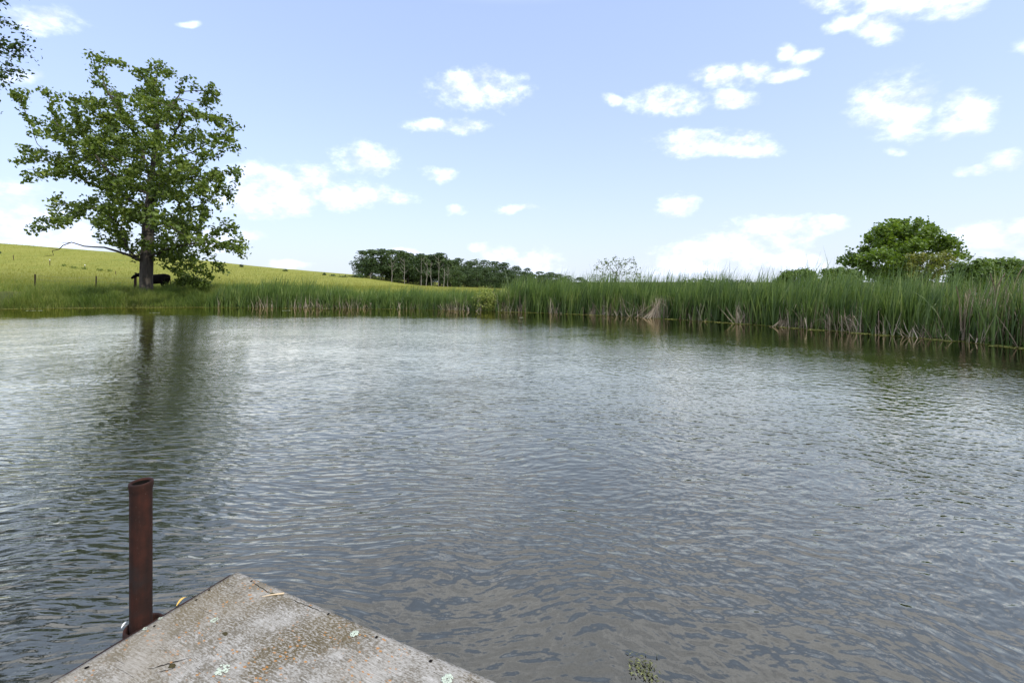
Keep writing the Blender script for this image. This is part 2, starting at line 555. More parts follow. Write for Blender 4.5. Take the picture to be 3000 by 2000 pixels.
def ground_mat():
    m, k = new_mat('ground')
    pos = k.n('ShaderNodeNewGeometry').outputs['Position']
    md = k.n('ShaderNodeAttribute', attribute_name='meadow').outputs['Fac']
    n1 = k.noise(k.mapping(pos, scale=(1, 0.45, 1)), 0.25, 6, 0.6)
    n2 = k.noise(pos, 2.4, 6, 0.7)
    mea = k.ramp(k.m('ADD', k.m('MULTIPLY', n1, 0.6), k.m('MULTIPLY', n2, 0.45)),
                 [(0.30, (0.135, 0.172, 0.036)), (0.52, (0.210, 0.216, 0.044)), (0.75, (0.250, 0.248, 0.066))])
    ban = k.ramp(n2, [(0.3, (0.045, 0.05, 0.018)), (0.7, (0.085, 0.10, 0.025))])
    c = k.mix(md, ban, mea)
    bp = k.n('ShaderNodeBump', {'Strength': 0.8, 'Distance': 0.25, 'Height': n2})
    p = k.n('ShaderNodeBsdfPrincipled', {'Base Color': c, 'Roughness': 0.95, 'Specular IOR Level': 0.05, 'Normal': bp})
    k.n('ShaderNodeOutputMaterial', {'Surface': p})
    return m


M_GROUND = ground_mat()


def water_mat():
    m, k = new_mat('pond_water')
    pos = k.n('ShaderNodeNewGeometry').outputs['Position']
    amp = k.n('ShaderNodeAttribute', attribute_name='ripple').outputs['Fac']
    sep = k.n('ShaderNodeSeparateXYZ', {0: pos})
    X, Y = sep.outputs[0], sep.outputs[1]
    w1 = k.v('SCALE', k.v('SUBTRACT', k.noise(pos, 0.35, 2, 0.5, out=1), (0.5, 0.5, 0.5)), scale=1.1)
    w2 = k.v('SCALE', k.v('SUBTRACT', k.noise(pos, 2.2, 2, 0.5, out=1), (0.5, 0.5, 0.5)), scale=0.10)
    pw = k.v('ADD', k.v('ADD', pos, w1), w2)
    A = k.noise(k.mapping(pw, rot=(0, 0, math.radians(-24)), scale=(2.7, 11.0, 1)), 1.0, 1.5, 0.45)
    A2 = k.noise(k.mapping(pw, rot=(0, 0, math.radians(-10)), scale=(5.5, 21.0, 1), loc=(5, 9, 0)), 1.0, 1.5, 0.45)
    Bq = k.noise(k.mapping(pw, rot=(0, 0, math.radians(30)), scale=(5.6, 8.6, 1), loc=(2, 3, 0)), 1.0, 1.5, 0.45)
    B2 = k.noise(k.mapping(pw, rot=(0, 0, math.radians(50)), scale=(12.0, 17.0, 1), loc=(7, 1, 0)), 1.0, 1.0, 0.45)
    fine = k.noise(pw, 55.0, 2, 0.5)
    swell = k.noise(pos, 0.9, 2, 0.5)
    side = k.step(k.m('SUBTRACT', X, k.m('MULTIPLY', Y, 0.18)), -2.2, 1.2)
    hl = k.m('ADD', k.m('MULTIPLY', A, 0.0185), k.m('MULTIPLY', A2, 0.0105))
    hr = k.m('ADD', k.m('MULTIPLY', Bq, 0.0160), k.m('MULTIPLY', B2, 0.0075))
    h = k.m('ADD', k.m('MULTIPLY', hl, k.m('SUBTRACT', 1.0, k.m('MULTIPLY', side, 0.85))), k.m('MULTIPLY', hr, k.m('ADD', 0.25, k.m('MULTIPLY', side, 0.75))))
    h = k.m('ADD', h, k.m('ADD', k.m('MULTIPLY', fine, 0.0007), k.m('MULTIPLY', swell, 0.008)))
    gust = k.step(k.noise(k.mapping(pos, scale=(0.10, 0.28, 1)), 1.0, 3, 0.5), 0.30, 0.65, 0.6, 1.15)
    h = k.m('MULTIPLY', h, k.m('MULTIPLY', amp, gust))
    bp = k.n('ShaderNodeBump', {'Strength': 1.0, 'Distance': 1.0, 'Height': h})
    turb = k.mix(k.noise(pos, 0.5, 3), (0.0085, 0.0095, 0.0085), (0.013, 0.014, 0.012))
    fr = k.n('ShaderNodeFresnel', {'IOR': 1.45, 'Normal': bp})
    fac = k.m('SUBTRACT', 1.0, k.m('POWER', k.m('SUBTRACT', 1.0, fr.outputs[0]), 3.2))
    df = k.n('ShaderNodeBsdfDiffuse', {'Color': turb})
    gl = k.n('ShaderNodeBsdfGlossy', {'Color': (1, 0.918, 0.715, 1), 'Roughness': 0.006, 'Normal': bp})
    k.n('ShaderNodeOutputMaterial', {'Surface': k.n('ShaderNodeMixShader', {0: fac, 1: df, 2: gl})})
    return m


M_WATER = water_mat()

# ------------------------------------------------------------------ pond outline and ground
SHORE_PX = [(0, 905), (220, 902), (420, 900), (640, 900), (820, 901), (1000, 903), (1150, 905), (1300, 908), (1450, 912), (1620, 917),
            (1800, 925), (1950, 933), (2100, 942), (2250, 953), (2400, 965), (2550, 977), (2700, 989), (2850, 1003), (3000, 1018)]
shore = [on_plane(px, py, 0.0)[:2] for px, py in SHORE_PX]
shore += [np.array(p, float) for p in [(15.6, 9.5), (16.6, 4), (15.5, -2.5), (11, -8), (4, -9.2), (-2.5, -6.5), (-6.5, -4.0), (-12, -4), (-18, 0), (-21, 6), (-23.2, 12), (-26.5, 18),
                                       (-31, 24.5), (-34.6, 28)]]


def smooth_closed(P, sub=6):
    P = np.array(P); n = len(P); out = []
    for i in range(n):
        p0, p1, p2, p3 = P[i - 1], P[i], P[(i + 1) % n], P[(i + 2) % n]
        for j in range(sub):
            t = j / sub
            out.append(0.5 * ((2 * p1) + (-p0 + p2) * t + (2 * p0 - 5 * p1 + 4 * p2 - p3) * t * t + (-p0 + 3 * p1 - 3 * p2 + p3) * t ** 3))
    return np.array(out)


POND = smooth_closed(shore)
POND = POND + np.random.default_rng(3).normal(scale=0.035, size=POND.shape)


def pond_dist(P):
    """signed distance to the pond's edge, positive on land"""
    P = np.asarray(P, float).reshape(-1, 2)
    A = POND; B = np.roll(POND, -1, 0)
    best = np.full(len(P), 1e18)
    inside = np.zeros(len(P), bool)
    for a, b in zip(A, B):
        ab = b - a
        t = np.clip(((P - a) @ ab) / (ab @ ab), 0, 1)
        q = a + t[:, None] * ab
        best = np.minimum(best, ((P - q) ** 2).sum(1))
        c = (a[1] > P[:, 1]) != (b[1] > P[:, 1])
        if abs(b[1] - a[1]) > 1e-9:
            xx = (b[0] - a[0]) * (P[:, 1] - a[1]) / (b[1] - a[1]) + a[0]
            inside ^= c & (P[:, 0] < xx)
    d = np.sqrt(best)
    return np.where(inside, -d, d)


RX = [(px - 1500) / F * 130 for px in (-700, -300, 0, 136, 335, 664, 800, 939, 1029, 1084, 1200, 1500, 3000)]
RZ = [CAMZ + (HZ - py) / F * 130 for py in (690, 690, 713, 725, 748, 779, 790, 805, 814, 823, 838, 850, 848)]


def sstep(x, a, b):
    t = np.clip((x - a) / (b - a), 0, 1)
    return t * t * (3 - 2 * t)


def height(X, Y, d=None):
    X = np.asarray(X, float); Y = np.asarray(Y, float)
    if d is None:
        d = pond_dist(np.stack([X.ravel(), Y.ravel()], 1)).reshape(X.shape)
    bankh = 0.30 + 0.72 * sstep(-X, 12, 24)
    bank = 0.03 + bankh * (1 - np.exp(-np.maximum(d, 0) / 2.2))
    R = np.interp(X, RX, RZ)
    t = np.clip((Y - 40) / 90, 0, 1)
    s = t ** 1.15
    z = bank + (R - bank) * s
    fall = sstep(Y, 150, 500)
    z = z * (1 - fall) - 1.2 * fall
    z = z + 0.06 * np.sin(X * 0.7 + Y * 0.3) * np.sin(Y * 0.9 - X * 0.2) * sstep(d, 1.5, 6)
    z = np.where(d < 0, np.maximum(-0.9, -0.03 + d * 0.35), z)
    return z


def ground(x, y):
    return float(height(np.array([x]), np.array([y]))[0])


def ground_hit(px, py, y0=30.0, y1=128.0):
    """where the line of sight of a pixel meets the ground beyond the pond"""
    Y = np.linspace(y0, y1, 400)
    X = (px - 1500) / F * Y
    z = height(X, Y)
    line = CAMZ - (py - HZ) / F * Y
    i = np.argmax(z >= line) if (z >= line).any() else len(Y) - 1
    return np.array((X[i], Y[i], z[i]))


def axis(*segs):
    out = []
    for a, b, s in segs:
        out.append(np.arange(a, b, s))
    return np.unique(np.concatenate(out))


def grid_mesh(name, xs, ys, zf, attr=None):
    Xg, Yg = np.meshgrid(xs, ys)
    d = pond_dist(np.stack([Xg.ravel(), Yg.ravel()], 1)).reshape(Xg.shape)
    Z = zf(Xg, Yg, d)
    V = np.stack([Xg, Yg, Z], -1).reshape(-1, 3)
    nx, ny = len(xs), len(ys)
    i = (np.arange(ny - 1)[:, None] * nx + np.arange(nx - 1)[None]).ravel()
    Q = np.stack([i, i + 1, i + 1 + nx, i + nx], 1)
    me = mesh_np(name, V, Q, True)
    if attr:
        a = me.attributes.new(attr[0], 'FLOAT', 'POINT')
        a.data.foreach_set('value', attr[1](Xg, Yg, d).astype(np.float32).ravel())
    return me


gx = axis((-3000, -400, 260), (-400, -160, 20), (-160, -50, 4), (-50, 30, 0.55), (30, 160, 5), (160, 400, 30), (400, 3001, 260))
gy = axis((-600, -60, 60), (-60, -20, 6), (-20, 46, 0.55), (46, 140, 3), (140, 500, 30), (500, 4001, 250))
g = grid_mesh('ground', gx, gy, height,
              ('meadow', lambda X, Y, d: sstep(d, 4.0, 9.0) * sstep(-X + (Y - 36) * .12, -2, 8) * (1 - .6 * sstep(-X - .35 * Y, 14, 26) * (1 - sstep(Y, 55, 95)))))  # lower left slope pulled toward bank green, its shade put into the ground colour
props(link('ground', g, M_GROUND), 'grassy ground with a yellow green hay meadow rising to the left behind the pond', kind='structure')

wx = np.arange(-38, 20.1, 0.6); wy = np.arange(-12, 34.1, 0.6)


def ripple(X, Y, d):
    dd = -d
    far = 0.04 + 0.96 * sstep(dd, 3.5, 11)
    right = 0.06 + 0.94 * sstep(dd, 1.2, 6.0)
    t = sstep(Y, 20, 25) * sstep(-X, -8, -2)
    return (far * t + right * (1 - t)) * (1.1 - .62 * sstep(Y, 3, 15))


props(link('water', grid_mesh('water', wx, wy, lambda X, Y, d: np.zeros_like(X), ('ripple', ripple)), M_WATER),
      'rippled grey pond water reflecting cloudy sky and shore', kind='structure')

# ------------------------------------------------------------------ dock, pipe and what lies on it
E_R = np.array((0.9062, -0.4228, 0.0))          # along the far edge, to the right
E_L = np.array((-0.4228, -0.9062, 0.0))         # along the left edge, towards the viewer
CORNER = on_plane(695, 1671, DECK)
SHEET_L, SHEET_W = 2.44, 1.22


def deckpt(px, py, dz=0.0):
    p = on_plane(px, py, DECK)
    p[2] += dz
    return p


dock = empty('dock', (CORNER[0], CORNER[1], 0), 'weathered grey plywood dock with a rusty steel edge in the foreground', 'dock')
D0 = np.array((CORNER[0], CORNER[1], 0.0))


def sheet_mesh(r):
    """plywood sheet; local X along the grain, origin at the corner, top at z=0, ragged edges"""
    nx, ny = 120, 60
    x = np.linspace(0, SHEET_L, nx); y = np.linspace(0, SHEET_W - 0.004, ny)
    Xg, Yg = np.meshgrid(x, y)
    rag = r.normal(scale=0.0016, size=(4, 160)); rag = (rag + np.roll(rag, 1, 1)) * 0.8
    Xg[:, 0] += rag[0][:ny]; Xg[:, -1] += rag[1][:ny]; Yg[0, :] += np.abs(rag[2][:nx]); Yg[-1, :] -= np.abs(rag[3][:nx])
    Z = 0.0012 * np.sin(Xg * 5.1) * np.cos(Yg * 4.3)
    edge = np.minimum(np.minimum(Xg, SHEET_L - Xg), np.minimum(Yg, SHEET_W - Yg))
    Z = Z - 0.0045 * np.exp(-np.maximum(edge, 0) / 0.006)
    V = np.stack([Xg, -Yg, Z], -1).reshape(-1, 3)
    i = (np.arange(ny - 1)[:, None] * nx + np.arange(nx - 1)[None]).ravel()
    top = np.stack([i, i + nx, i + 1 + nx, i + 1], 1)
    ring = np.concatenate([np.arange(nx), (np.arange(1, ny) * nx + nx - 1), ((ny - 1) * nx + np.arange(nx - 2, -1, -1)), (np.arange(ny - 2, 0, -1) * nx)])
    n = len(V)
    B = V[ring].copy(); B[:, 2] = -0.019
    j = np.arange(len(ring)); jn = (j + 1) % len(ring)
    side = np.stack([ring[j], ring[jn], n + jn, n + j], 1)
    return mesh_np('plywood_sheet', np.concatenate([V, B]), [top, side], True)


ang = math.atan2(E_R[1], E_R[0])
sheets = []
for s in range(3):
    o = link('plywood_sheet', sheet_mesh(np.random.default_rng(40 + s)), M_PLY, dock)
    p = E_L * SHEET_W * s
    o.location = (p[0], p[1], DECK)
    o.rotation_euler = (0, 0, ang)
    sheets.append(o)


def beam(bm, a, b, w, h, out):
    """box beam between two points (dock-local); top at the points' z; grows to the side 'out'"""
    a = np.array(a, float); b = np.array(b, float)
    d = b - a; L = np.linalg.norm(d); d = d / L
    c = (a + b) / 2 + np.array(out) * w / 2; c[2] -= h / 2
    ez = np.array((0, 0, 1.0)); ey = np.cross(ez, d)
    add_box(bm, c, (L, w, h), d, ey)


LEN = SHEET_W * 3
z_f = DECK - 0.006
bm = bmesh.new()
outL = -E_R
# steel angle along the left edge: a thin upright strip proud of the plywood, then the frame below the sheets
a0 = np.array((0, 0, z_f)) + outL * 0.002 + E_L * 0.03
b0 = E_L * LEN + np.array((0, 0, z_f)) + outL * 0.002
NS = 60
prev = None
rr = np.random.default_rng(9)
wob = np.cumsum(rr.normal(scale=0.0008, size=NS + 1)); wob -= np.linspace(wob[0], wob[-1], NS + 1)
rows = []
for i in range(NS + 1):
    t = i / NS
    p = a0 * (1 - t) + b0 * t
    o_ = outL * (0.009 + wob[i] * 1.2)
    zz = np.array((0, 0, 1.0)) * (wob[i] * 0.8)
    rows.append([bm.verts.new(p + zz), bm.verts.new(p + o_ + zz), bm.verts.new(p + o_ - np.array((0, 0, 0.11))), bm.verts.new(p - np.array((0, 0, 0.11)))])
for r0, r1 in zip(rows, rows[1:]):
    for q in range(4):
        bm.faces.new((r0[q], r0[(q + 1) % 4], r1[(q + 1) % 4], r1[q]))
bm.faces.new(rows[0]); bm.faces.new(rows[-1][::-1])
bmesh.ops.recalc_face_normals(bm, faces=bm.faces)
link('edge_strip', bm_mesh('edge_strip', bm), M_RUST, dock)
bm = bmesh.new()
zt = np.array((0, 0, DECK - 0.022))
beam(bm, zt + E_R * 0.07 - outL * 0.0, zt + E_R * (SHEET_L - 0.05), 0.06, 0.10, E_L)
beam(bm, zt + E_L * LEN + E_R * 0.07, zt + E_L * LEN + E_R * (SHEET_L - 0.05), 0.06, 0.10, -E_L)
beam(bm, zt + E_L * (LEN / 2) + E_R * 0.07, zt + E_L * (LEN / 2) + E_R * (SHEET_L - 0.05), 0.06, 0.10, E_L)
beam(bm, zt + E_R * (SHEET_L - 0.012), zt + E_R * (SHEET_L - 0.012) + E_L * LEN, 0.04, 0.10, -E_R)
link('frame', bm_mesh('frame', bm), M_RUST, dock)
for tt in (0.22, 0.78):
    bm = bmesh.new()
    c = E_R * SHEET_L * 0.52 + E_L * LEN * tt
    add_box(bm, (c[0], c[1], 0.06), (1.9, 0.75, 0.34), E_R, np.cross((0, 0, 1), E_R))
    bmesh.ops.bevel(bm, geom=bm.edges[:], offset=0.05, segments=2, affect='EDGES')
    link('float', bm_mesh('float', bm), M_FLOAT, dock)


def local(p):
    return np.asarray(p) - D0


# pipe axis: just outside the left edge
best = None
for t in np.linspace(0.05, 1.6, 800):
    p = CORNER + E_L * t + outL * 0.060
    px = 1500 + F * p[0] / p[1]
    if best is None or abs(px - 413) < best[0]:
        best = (abs(px - 413), p)
PIPE = best[1]
# sleeve: welded to the dock's edge, a part of the dock
bm = bmesh.new()
SEG = 40


def lathe(bm, prof, seg, c, jit=0.0, r=None):
    rings = []
    for rad, z in prof:
        rings.append([bm.verts.new((c[0] + rad * (1 + (r.normal(scale=jit) if r is not None else 0)) * math.cos(2 * math.pi * i / seg), c[1] + rad * math.sin(2 * math.pi * i / seg), z + (r.normal(scale=jit * 0.03) if r is not None else 0))) for i in range(seg)])
    for a, b in zip(rings, rings[1:]):
        for i in range(seg):
            bm.faces.new((a[i], a[(i + 1) % seg], b[(i + 1) % seg], b[i]))
    return rings


sc_ = local(PIPE + E_L * -0.008 + outL * -0.006)
zr = DECK - 0.024
lathe(bm, [(0.060, zr - 0.20), (0.060, zr - 0.003), (0.063, zr), (0.069, zr), (0.072, zr - 0.004), (0.072, zr - 0.20), (0.060, zr - 0.20)], SEG, sc_, 0.006, np.random.default_rng(5))
bmesh.ops.recalc_face_normals(bm, faces=bm.faces)
link('sleeve', bm_mesh('sleeve', bm, True), M_RUST, dock)

# pipe
ztop = CAMZ - (1410 - HZ) / F * PIPE[1]
pipe = empty('mooring_pipe', (PIPE[0], PIPE[1], 0), 'rusty hollow steel pipe standing upright in a sleeve at the dock edge', 'pipe')
bm = bmesh.new()
r0 = 0.0405
rp = np.random.default_rng(6)
prof = [(r0, -1.0), (r0, 0.1), (r0, 0.3), (r0, 0.45), (r0, 0.6), (r0, 0.75), (r0, ztop - 0.05), (r0 + 0.0005, ztop - 0.04), (r0 + 0.0028, ztop - 0.026), (r0 + 0.0038, ztop - 0.015), (r0 + 0.0038, ztop - 0.006),
        (r0 + 0.0028, ztop), (r0 - 0.004, ztop + 0.0005), (r0 - 0.008, ztop - 0.004), (r0 - 0.009, ztop - 0.03), (r0 - 0.009, ztop - 0.3)]
lathe(bm, prof, 36, (0, 0), 0.006, rp)
bmesh.ops.recalc_face_normals(bm, faces=bm.faces)
link('pipe_wall', bm_mesh('pipe_wall', bm, True), M_RUST, pipe)
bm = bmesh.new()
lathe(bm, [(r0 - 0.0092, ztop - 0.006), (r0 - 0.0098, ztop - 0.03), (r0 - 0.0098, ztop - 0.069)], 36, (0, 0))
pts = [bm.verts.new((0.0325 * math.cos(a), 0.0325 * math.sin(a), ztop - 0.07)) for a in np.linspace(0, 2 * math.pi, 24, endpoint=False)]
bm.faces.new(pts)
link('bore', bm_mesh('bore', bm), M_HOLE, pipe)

# screws, knots and lichen on the sheet (parts of the dock)
for px, py, r_ in [(1103, 1866, .0065), (962, 1798, .0055), (1262, 1936, .0068), (737, 1702, .006), (255, 1955, .007), (452, 1834, .0055), (613, 1728, .005), (575, 1757, .005)]:
    bm = bmesh.new()
    c = local(deckpt(px, py, 0.0022))
    rq = np.random.default_rng(int(px))
    vs = [bm.verts.new((c[0] + r_ * (1 + rq.normal(scale=.15)) * math.cos(a), c[1] + r_ * (1 + rq.normal(scale=.15)) * math.sin(a), c[2])) for a in np.linspace(0, 2 * math.pi, 10, endpoint=False)]
    inn = [bm.verts.new((v.co.x * .5 + c[0] * .5, v.co.y * .5 + c[1] * .5, c[2] + 0.001)) for v in vs]
    for i in range(10):
        bm.faces.new((vs[i], vs[(i + 1) % 10], inn[(i + 1) % 10], inn[i]))
    bm.faces.new(inn)
    link('screw', bm_mesh('screw', bm), M_HOLE, dock)

for px, py, la, lb in [(802, 1741, .024, .008), (660, 1856, .014, .008), (505, 1950, .016, .009)]:
    bm = bmesh.new()
    c = local(deckpt(px, py, 0.0018))
    rq = np.random.default_rng(int(px) + 1)
    vs = []
    for a in np.linspace(0, 2 * math.pi, 16, endpoint=False):
        k_ = 1 + rq.normal(scale=.14)
        q = c + E_R * la * k_ * math.cos(a) - E_L * lb * k_ * math.sin(a)
        vs.append(bm.verts.new(q))
    cen = bm.verts.new(c + np.array((0, 0, 0.0012)))
    for i in range(16):
        bm.faces.new((vs[i], vs[(i + 1) % 16], cen))
    link('knot', bm_mesh('knot', bm), plain('knot_wood', (0.05, 0.042, 0.018), 0.9, 0.1, 0.5, 120.0), dock)
# long weathering cracks
for (p0, p1, wd) in [((430, 1962), (560, 1925), .0022), ((450, 1972), (520, 1955), .0016), ((740, 1705), (790, 1738), .002), ((845, 1752), (955, 1796), .0018)]:
    a = local(deckpt(*p0, 0.0016)); b = local(deckpt(*p1, 0.0016))
    d = unit(b - a); s_ = np.cross((0, 0, 1), d)
    bm = bmesh.new()
    rq = np.random.default_rng(int(p0[0]))
    L_, R_ = [], []
    for i in range(14):
        t = i / 13
        q = a * (1 - t) + b * t + s_ * rq.normal(scale=.002)
        w_ = wd * math.sin(math.pi * (0.05 + 0.9 * t)) * rq.uniform(.5, 1.3)
        L_.append(bm.verts.new(q - s_ * w_)); R_.append(bm.verts.new(q + s_ * w_))
    for i in range(13):
        bm.faces.new((L_[i], R_[i], R_[i + 1], L_[i + 1]))
    link('crack', bm_mesh('crack', bm), M_HOLE, dock)


def lichen(px, py, rad, seed, fill=1.0):
    r = np.random.default_rng(seed)
    c = local(deckpt(px, py, 0.002))
    bm = bmesh.new()
    n = int(80 * fill)
    for _ in range(n):
        a = r.uniform(0, 2 * math.pi); q = rad * math.sqrt(r.uniform(0.05, 1))
        o_ = np.array((math.cos(a) * q, math.sin(a) * q, r.uniform(0, .002)))
        s = rad * r.uniform(.10, .22)
        cen = bm.verts.new(c + o_ + np.array((0, 0, .0025)))
        ring = [bm.verts.new(c + o_ + np.array((s * r.uniform(.7, 1.2) * math.cos(b), s * r.uniform(.7, 1.2) * math.sin(b), r.uniform(0, .0012)))) for b in np.linspace(0, 2 * math.pi, 8, endpoint=False)]
        for i in range(8):
            bm.faces.new((cen, ring[i], ring[(i + 1) % 8]))
    return bm_mesh('lichen', bm)


for i, (px, py, rad, fl_) in enumerate([(1038, 1857, .017, 1.2), (1310, 1990, .021, 1.3), (628, 1817, .014, .6), (652, 1962, .024, .7), (470, 1812, .008, .4), (425, 1842, .009, .5)]):
    link('lichen', lichen(px, py, rad, 70 + i, fl_), M_LICHEN, dock)

# straw, leaves, chip
a = deckpt(768, 1749, 0.004); b = deckpt(832, 1741, 0.007)
st = link('dry_stalk', tubes_mesh('dry_stalk', [(np.array([a, a * .6 + b * .4 + (0, 0, .002), b]), [.0012, .003, .004], 6)]), M_STRAW)
props(st, 'short pale dry reed stalk lying across a knot hole on the plywood', 'stalk')


def leaf_thing(name, base, tip, w, mat, label, lift=0.01):
    base = np.array(base); tip = np.array(tip)
    d = tip - base; s_ = unit(np.cross(d, (0, 0, 1.0)))
    bm = bmesh.new()
    rows = []
    for i in range(7):
        t = i / 6
        ww = w * math.sin(math.pi * (0.06 + 0.88 * t)) ** 0.8
        m_ = base + d * t + np.array((0, 0, lift * math.sin(math.pi * t)))
        rows.append((bm.verts.new(m_ - s_ * ww + np.array((0, 0, ww * .4))), bm.verts.new(m_), bm.verts.new(m_ + s_ * ww + np.array((0, 0, ww * .5)))))
    for r0_, r1_ in zip(rows, rows[1:]):
        bm.faces.new((r0_[0], r0_[1], r1_[1], r1_[0])); bm.faces.new((r0_[1], r0_[2], r1_[2], r1_[1]))
    o = link(name, bm_mesh(name, bm, True), mat)
    return props(o, label, 'leaf')


leaf_thing('fallen_leaf', deckpt(517, 1775, .002), deckpt(548, 1752, .006), .007, M_LEAF, 'curled yellow brown leaf caught on the left edge of the dock')
M_PEEL = plain('peeling_white', (0.75, 0.76, 0.74), 0.6, 0.3, 0.1, 60.0)
leaf_thing('pale_leaf', PIPE - E_L * .055 + outL * .045 + np.array((0, 0, -.018)), PIPE - E_L * .075 + outL * .055 + np.array((0, 0, .0)), .004, M_PEEL, 'tiny whitish dry leaf stuck on the rim of the rusty sleeve')
lf = leaf_thing('white_scrap', PIPE + E_L * .052 + outL * .045 + np.array((0, 0, -.016)), PIPE + E_L * .026 + outL * .060 + np.array((0, 0, -.01)), .004, M_PEEL, 'white paint scrap on the sleeve left of the rusty pipe', .004)
lf['category'] = 'scrap'

# pondweed just breaking the surface
wp = on_plane(1885, 1962, 0.0)
r = np.random.default_rng(11)
n = 130
B = np.stack([wp[0] + r.normal(scale=.035, size=n), wp[1] + r.normal(scale=.045, size=n), np.full(n, 0.004) + r.uniform(0, .008, n)], 1)
N = np.stack([r.normal(scale=.5, size=n), r.normal(scale=.5, size=n), np.ones(n)], 1)
M_WEED = foliage_mat('pondweed', [(0.0, (0.06, 0.065, 0.025)), (0.6, (0.12, 0.13, 0.045)), (1.0, (0.30, 0.32, 0.11))], 0.1, 0.35, 0.4, 9.0)
props(link('pondweed', leaf_mesh('pondweed', B, N, np.full(n, .020), .3, r=r), M_WEED), 'small yellow green pondweed tuft at the surface of the near water', 'water plant', kind='stuff')

# ------------------------------------------------------------------ trees by space colonisation


class Grow:
    def __init__(self, trunk, attract, step, kill, slope, seed, rbase, rtip=0.010, iters=260, limbs=()):
        r = np.random.default_rng(seed)
        trunk = np.asarray(trunk, float)
        # resample trunk
        seg = [trunk[0]]
        for a, b in zip(trunk, trunk[1:]):
            m_ = max(1, int(np.linalg.norm(b - a) / step))
            for i in range(1, m_ + 1):
                seg.append(a + (b - a) * i / m_)
        self.axis_x = np.array([p[0] for p in seg]); self.axis_y = np.array([p[1] for p in seg]); self.axis_z = np.array([p[2] for p in seg])
        ax = (seg[-1][:2] + seg[0][:2]) / 2

        def warp(P):
            P = np.array(P, float)
            rh = np.hypot(P[..., 0] - ax[0], P[..., 1] - ax[1])
            P[..., 2] = P[..., 2] - slope * rh
            return P

        def unwarp(P):
            P = np.array(P, float)
            rh = np.hypot(P[..., 0] - ax[0], P[..., 1] - ax[1])
            P[..., 2] = P[..., 2] + slope * rh
            return P
        nodes = [warp(p) for p in seg]
        par = list(range(-1, len(nodes) - 1))
        lo = int(len(nodes) * 0.22)
        nt = len(nodes)
        for lb in limbs:
            lb = [np.asarray(q, float) for q in lb]
            j = int(np.argmin([np.linalg.norm(unwarp(nodes[i]) - lb[0]) for i in range(nt)]))
            cur = seg[j]
            for q in lb[1:]:
                m_ = max(1, int(np.linalg.norm(q - cur) / step))
                for i in range(1, m_ + 1):
                    pt = cur + (q - cur) * i / m_ + r.normal(scale=step * .12, size=3)
                    nodes.append(warp(pt)); par.append(j); j = len(nodes) - 1
                cur = q
        A = warp(attract)
        best = np.full(len(A), 1e9); idx = np.zeros(len(A), int)
        for i in range(lo, len(nodes)):
            d = np.linalg.norm(A - nodes[i], axis=1)
            m_ = d < best
            best[m_] = d[m_]; idx[m_] = i
        alive = best > kill
        seen = {}
        for it in range(iters):
            if not alive.any():
                break
            ids = idx[alive]
            vec = unit(A[alive] - np.array([nodes[i] for i in ids]))
            new = []
            u, inv = np.unique(ids, return_inverse=True)
            acc = np.zeros((len(u), 3)); np.add.at(acc, inv, vec)
            for ui, ac in zip(u, acc):
                c = seen.get(ui, 0)
                if c > 3:
                    continue
                seen[ui] = c + 1
                dirn = unit(ac + r.normal(scale=0.35, size=3) * (1 + 0.12 * np.linalg.norm(ac)))
                p = nodes[ui] + dirn * step * r.uniform(.8, 1.2)
                nodes.append(p); par.append(int(ui)); new.append(len(nodes) - 1)
            if not new:
                break
            NP = np.array([nodes[i] for i in new])
            al = np.where(alive)[0]
            D = np.linalg.norm(A[al][:, None] - NP[None], axis=2)
            j = D.argmin(1); dm = D[np.arange(len(al)), j]
            m_ = dm < best[al]
            best[al[m_]] = dm[m_]; idx[al[m_]] = np.array(new)[j[m_]]
            alive &= best > kill
        self.P = unwarp(np.array(nodes)); self.par = np.array(par)
        n = len(nodes)
        cnt = np.zeros(n); kids = [[] for _ in range(n)]
        for i in range(n):
            if par[i] >= 0:
                kids[par[i]].append(i)
        for i in range(n - 1, -1, -1):
            if not kids[i]:
                cnt[i] += 1
            if par[i] >= 0:
                cnt[par[i]] += cnt[i]
        self.cnt = cnt; self.kids = kids
        ex = math.log(rbase / rtip) / math.log(max(2, cnt[0]))
        self.rad = rtip * cnt ** ex
        self.rad[:3] *= np.array([1.28, 1.12, 1.04])
        self.ntrunk = len(seg)

    def tubes(self, nmin=0):
        """polylines following the thickest child"""
        out = []
        stack = [(0, -1)]
        while stack:
            i, p = stack.pop()
            path = [p, i] if p >= 0 else [i]
            while self.kids[i]:
                ks = sorted(self.kids[i], key=lambda q: -self.cnt[q])
                for q in ks[1:]:
                    stack.append((q, i))
                i = ks[0]
                path.append(i)
            if len(path) >= 2:
                rd = self.rad[path].copy()
                if p >= 0:
                    rd[0] = rd[1]
                big = rd.max()
                out.append((self.P[path], rd, 12 if big > .25 else 7 if big > .08 else 5 if big > .03 else 3))
        return out


def leaves_on(gr, maxcnt, per, spread, size, seed, up=0.6, aspect=.62, clump=None):
    r = np.random.default_rng(seed)
    idx = np.where((gr.cnt <= maxcnt) & (np.arange(len(gr.cnt)) >= gr.ntrunk))[0]
    k_ = np.repeat(idx, per)
    par = gr.par[k_]
    t = r.uniform(0, 1, len(k_))[:, None]
    C = gr.P[k_] * t + gr.P[par] * (1 - t) + r.normal(scale=spread, size=(len(k_), 3)) * np.array((1, 1, .95))
    N = r.normal(size=(len(k_), 3)) + np.array((0, 0, up))
    ti = np.clip(r.uniform(0, 1, len(k_)) * .7 + .3 * np.repeat(r.uniform(0, 1, len(idx)), per), 0, 1)
    return C, N, ti


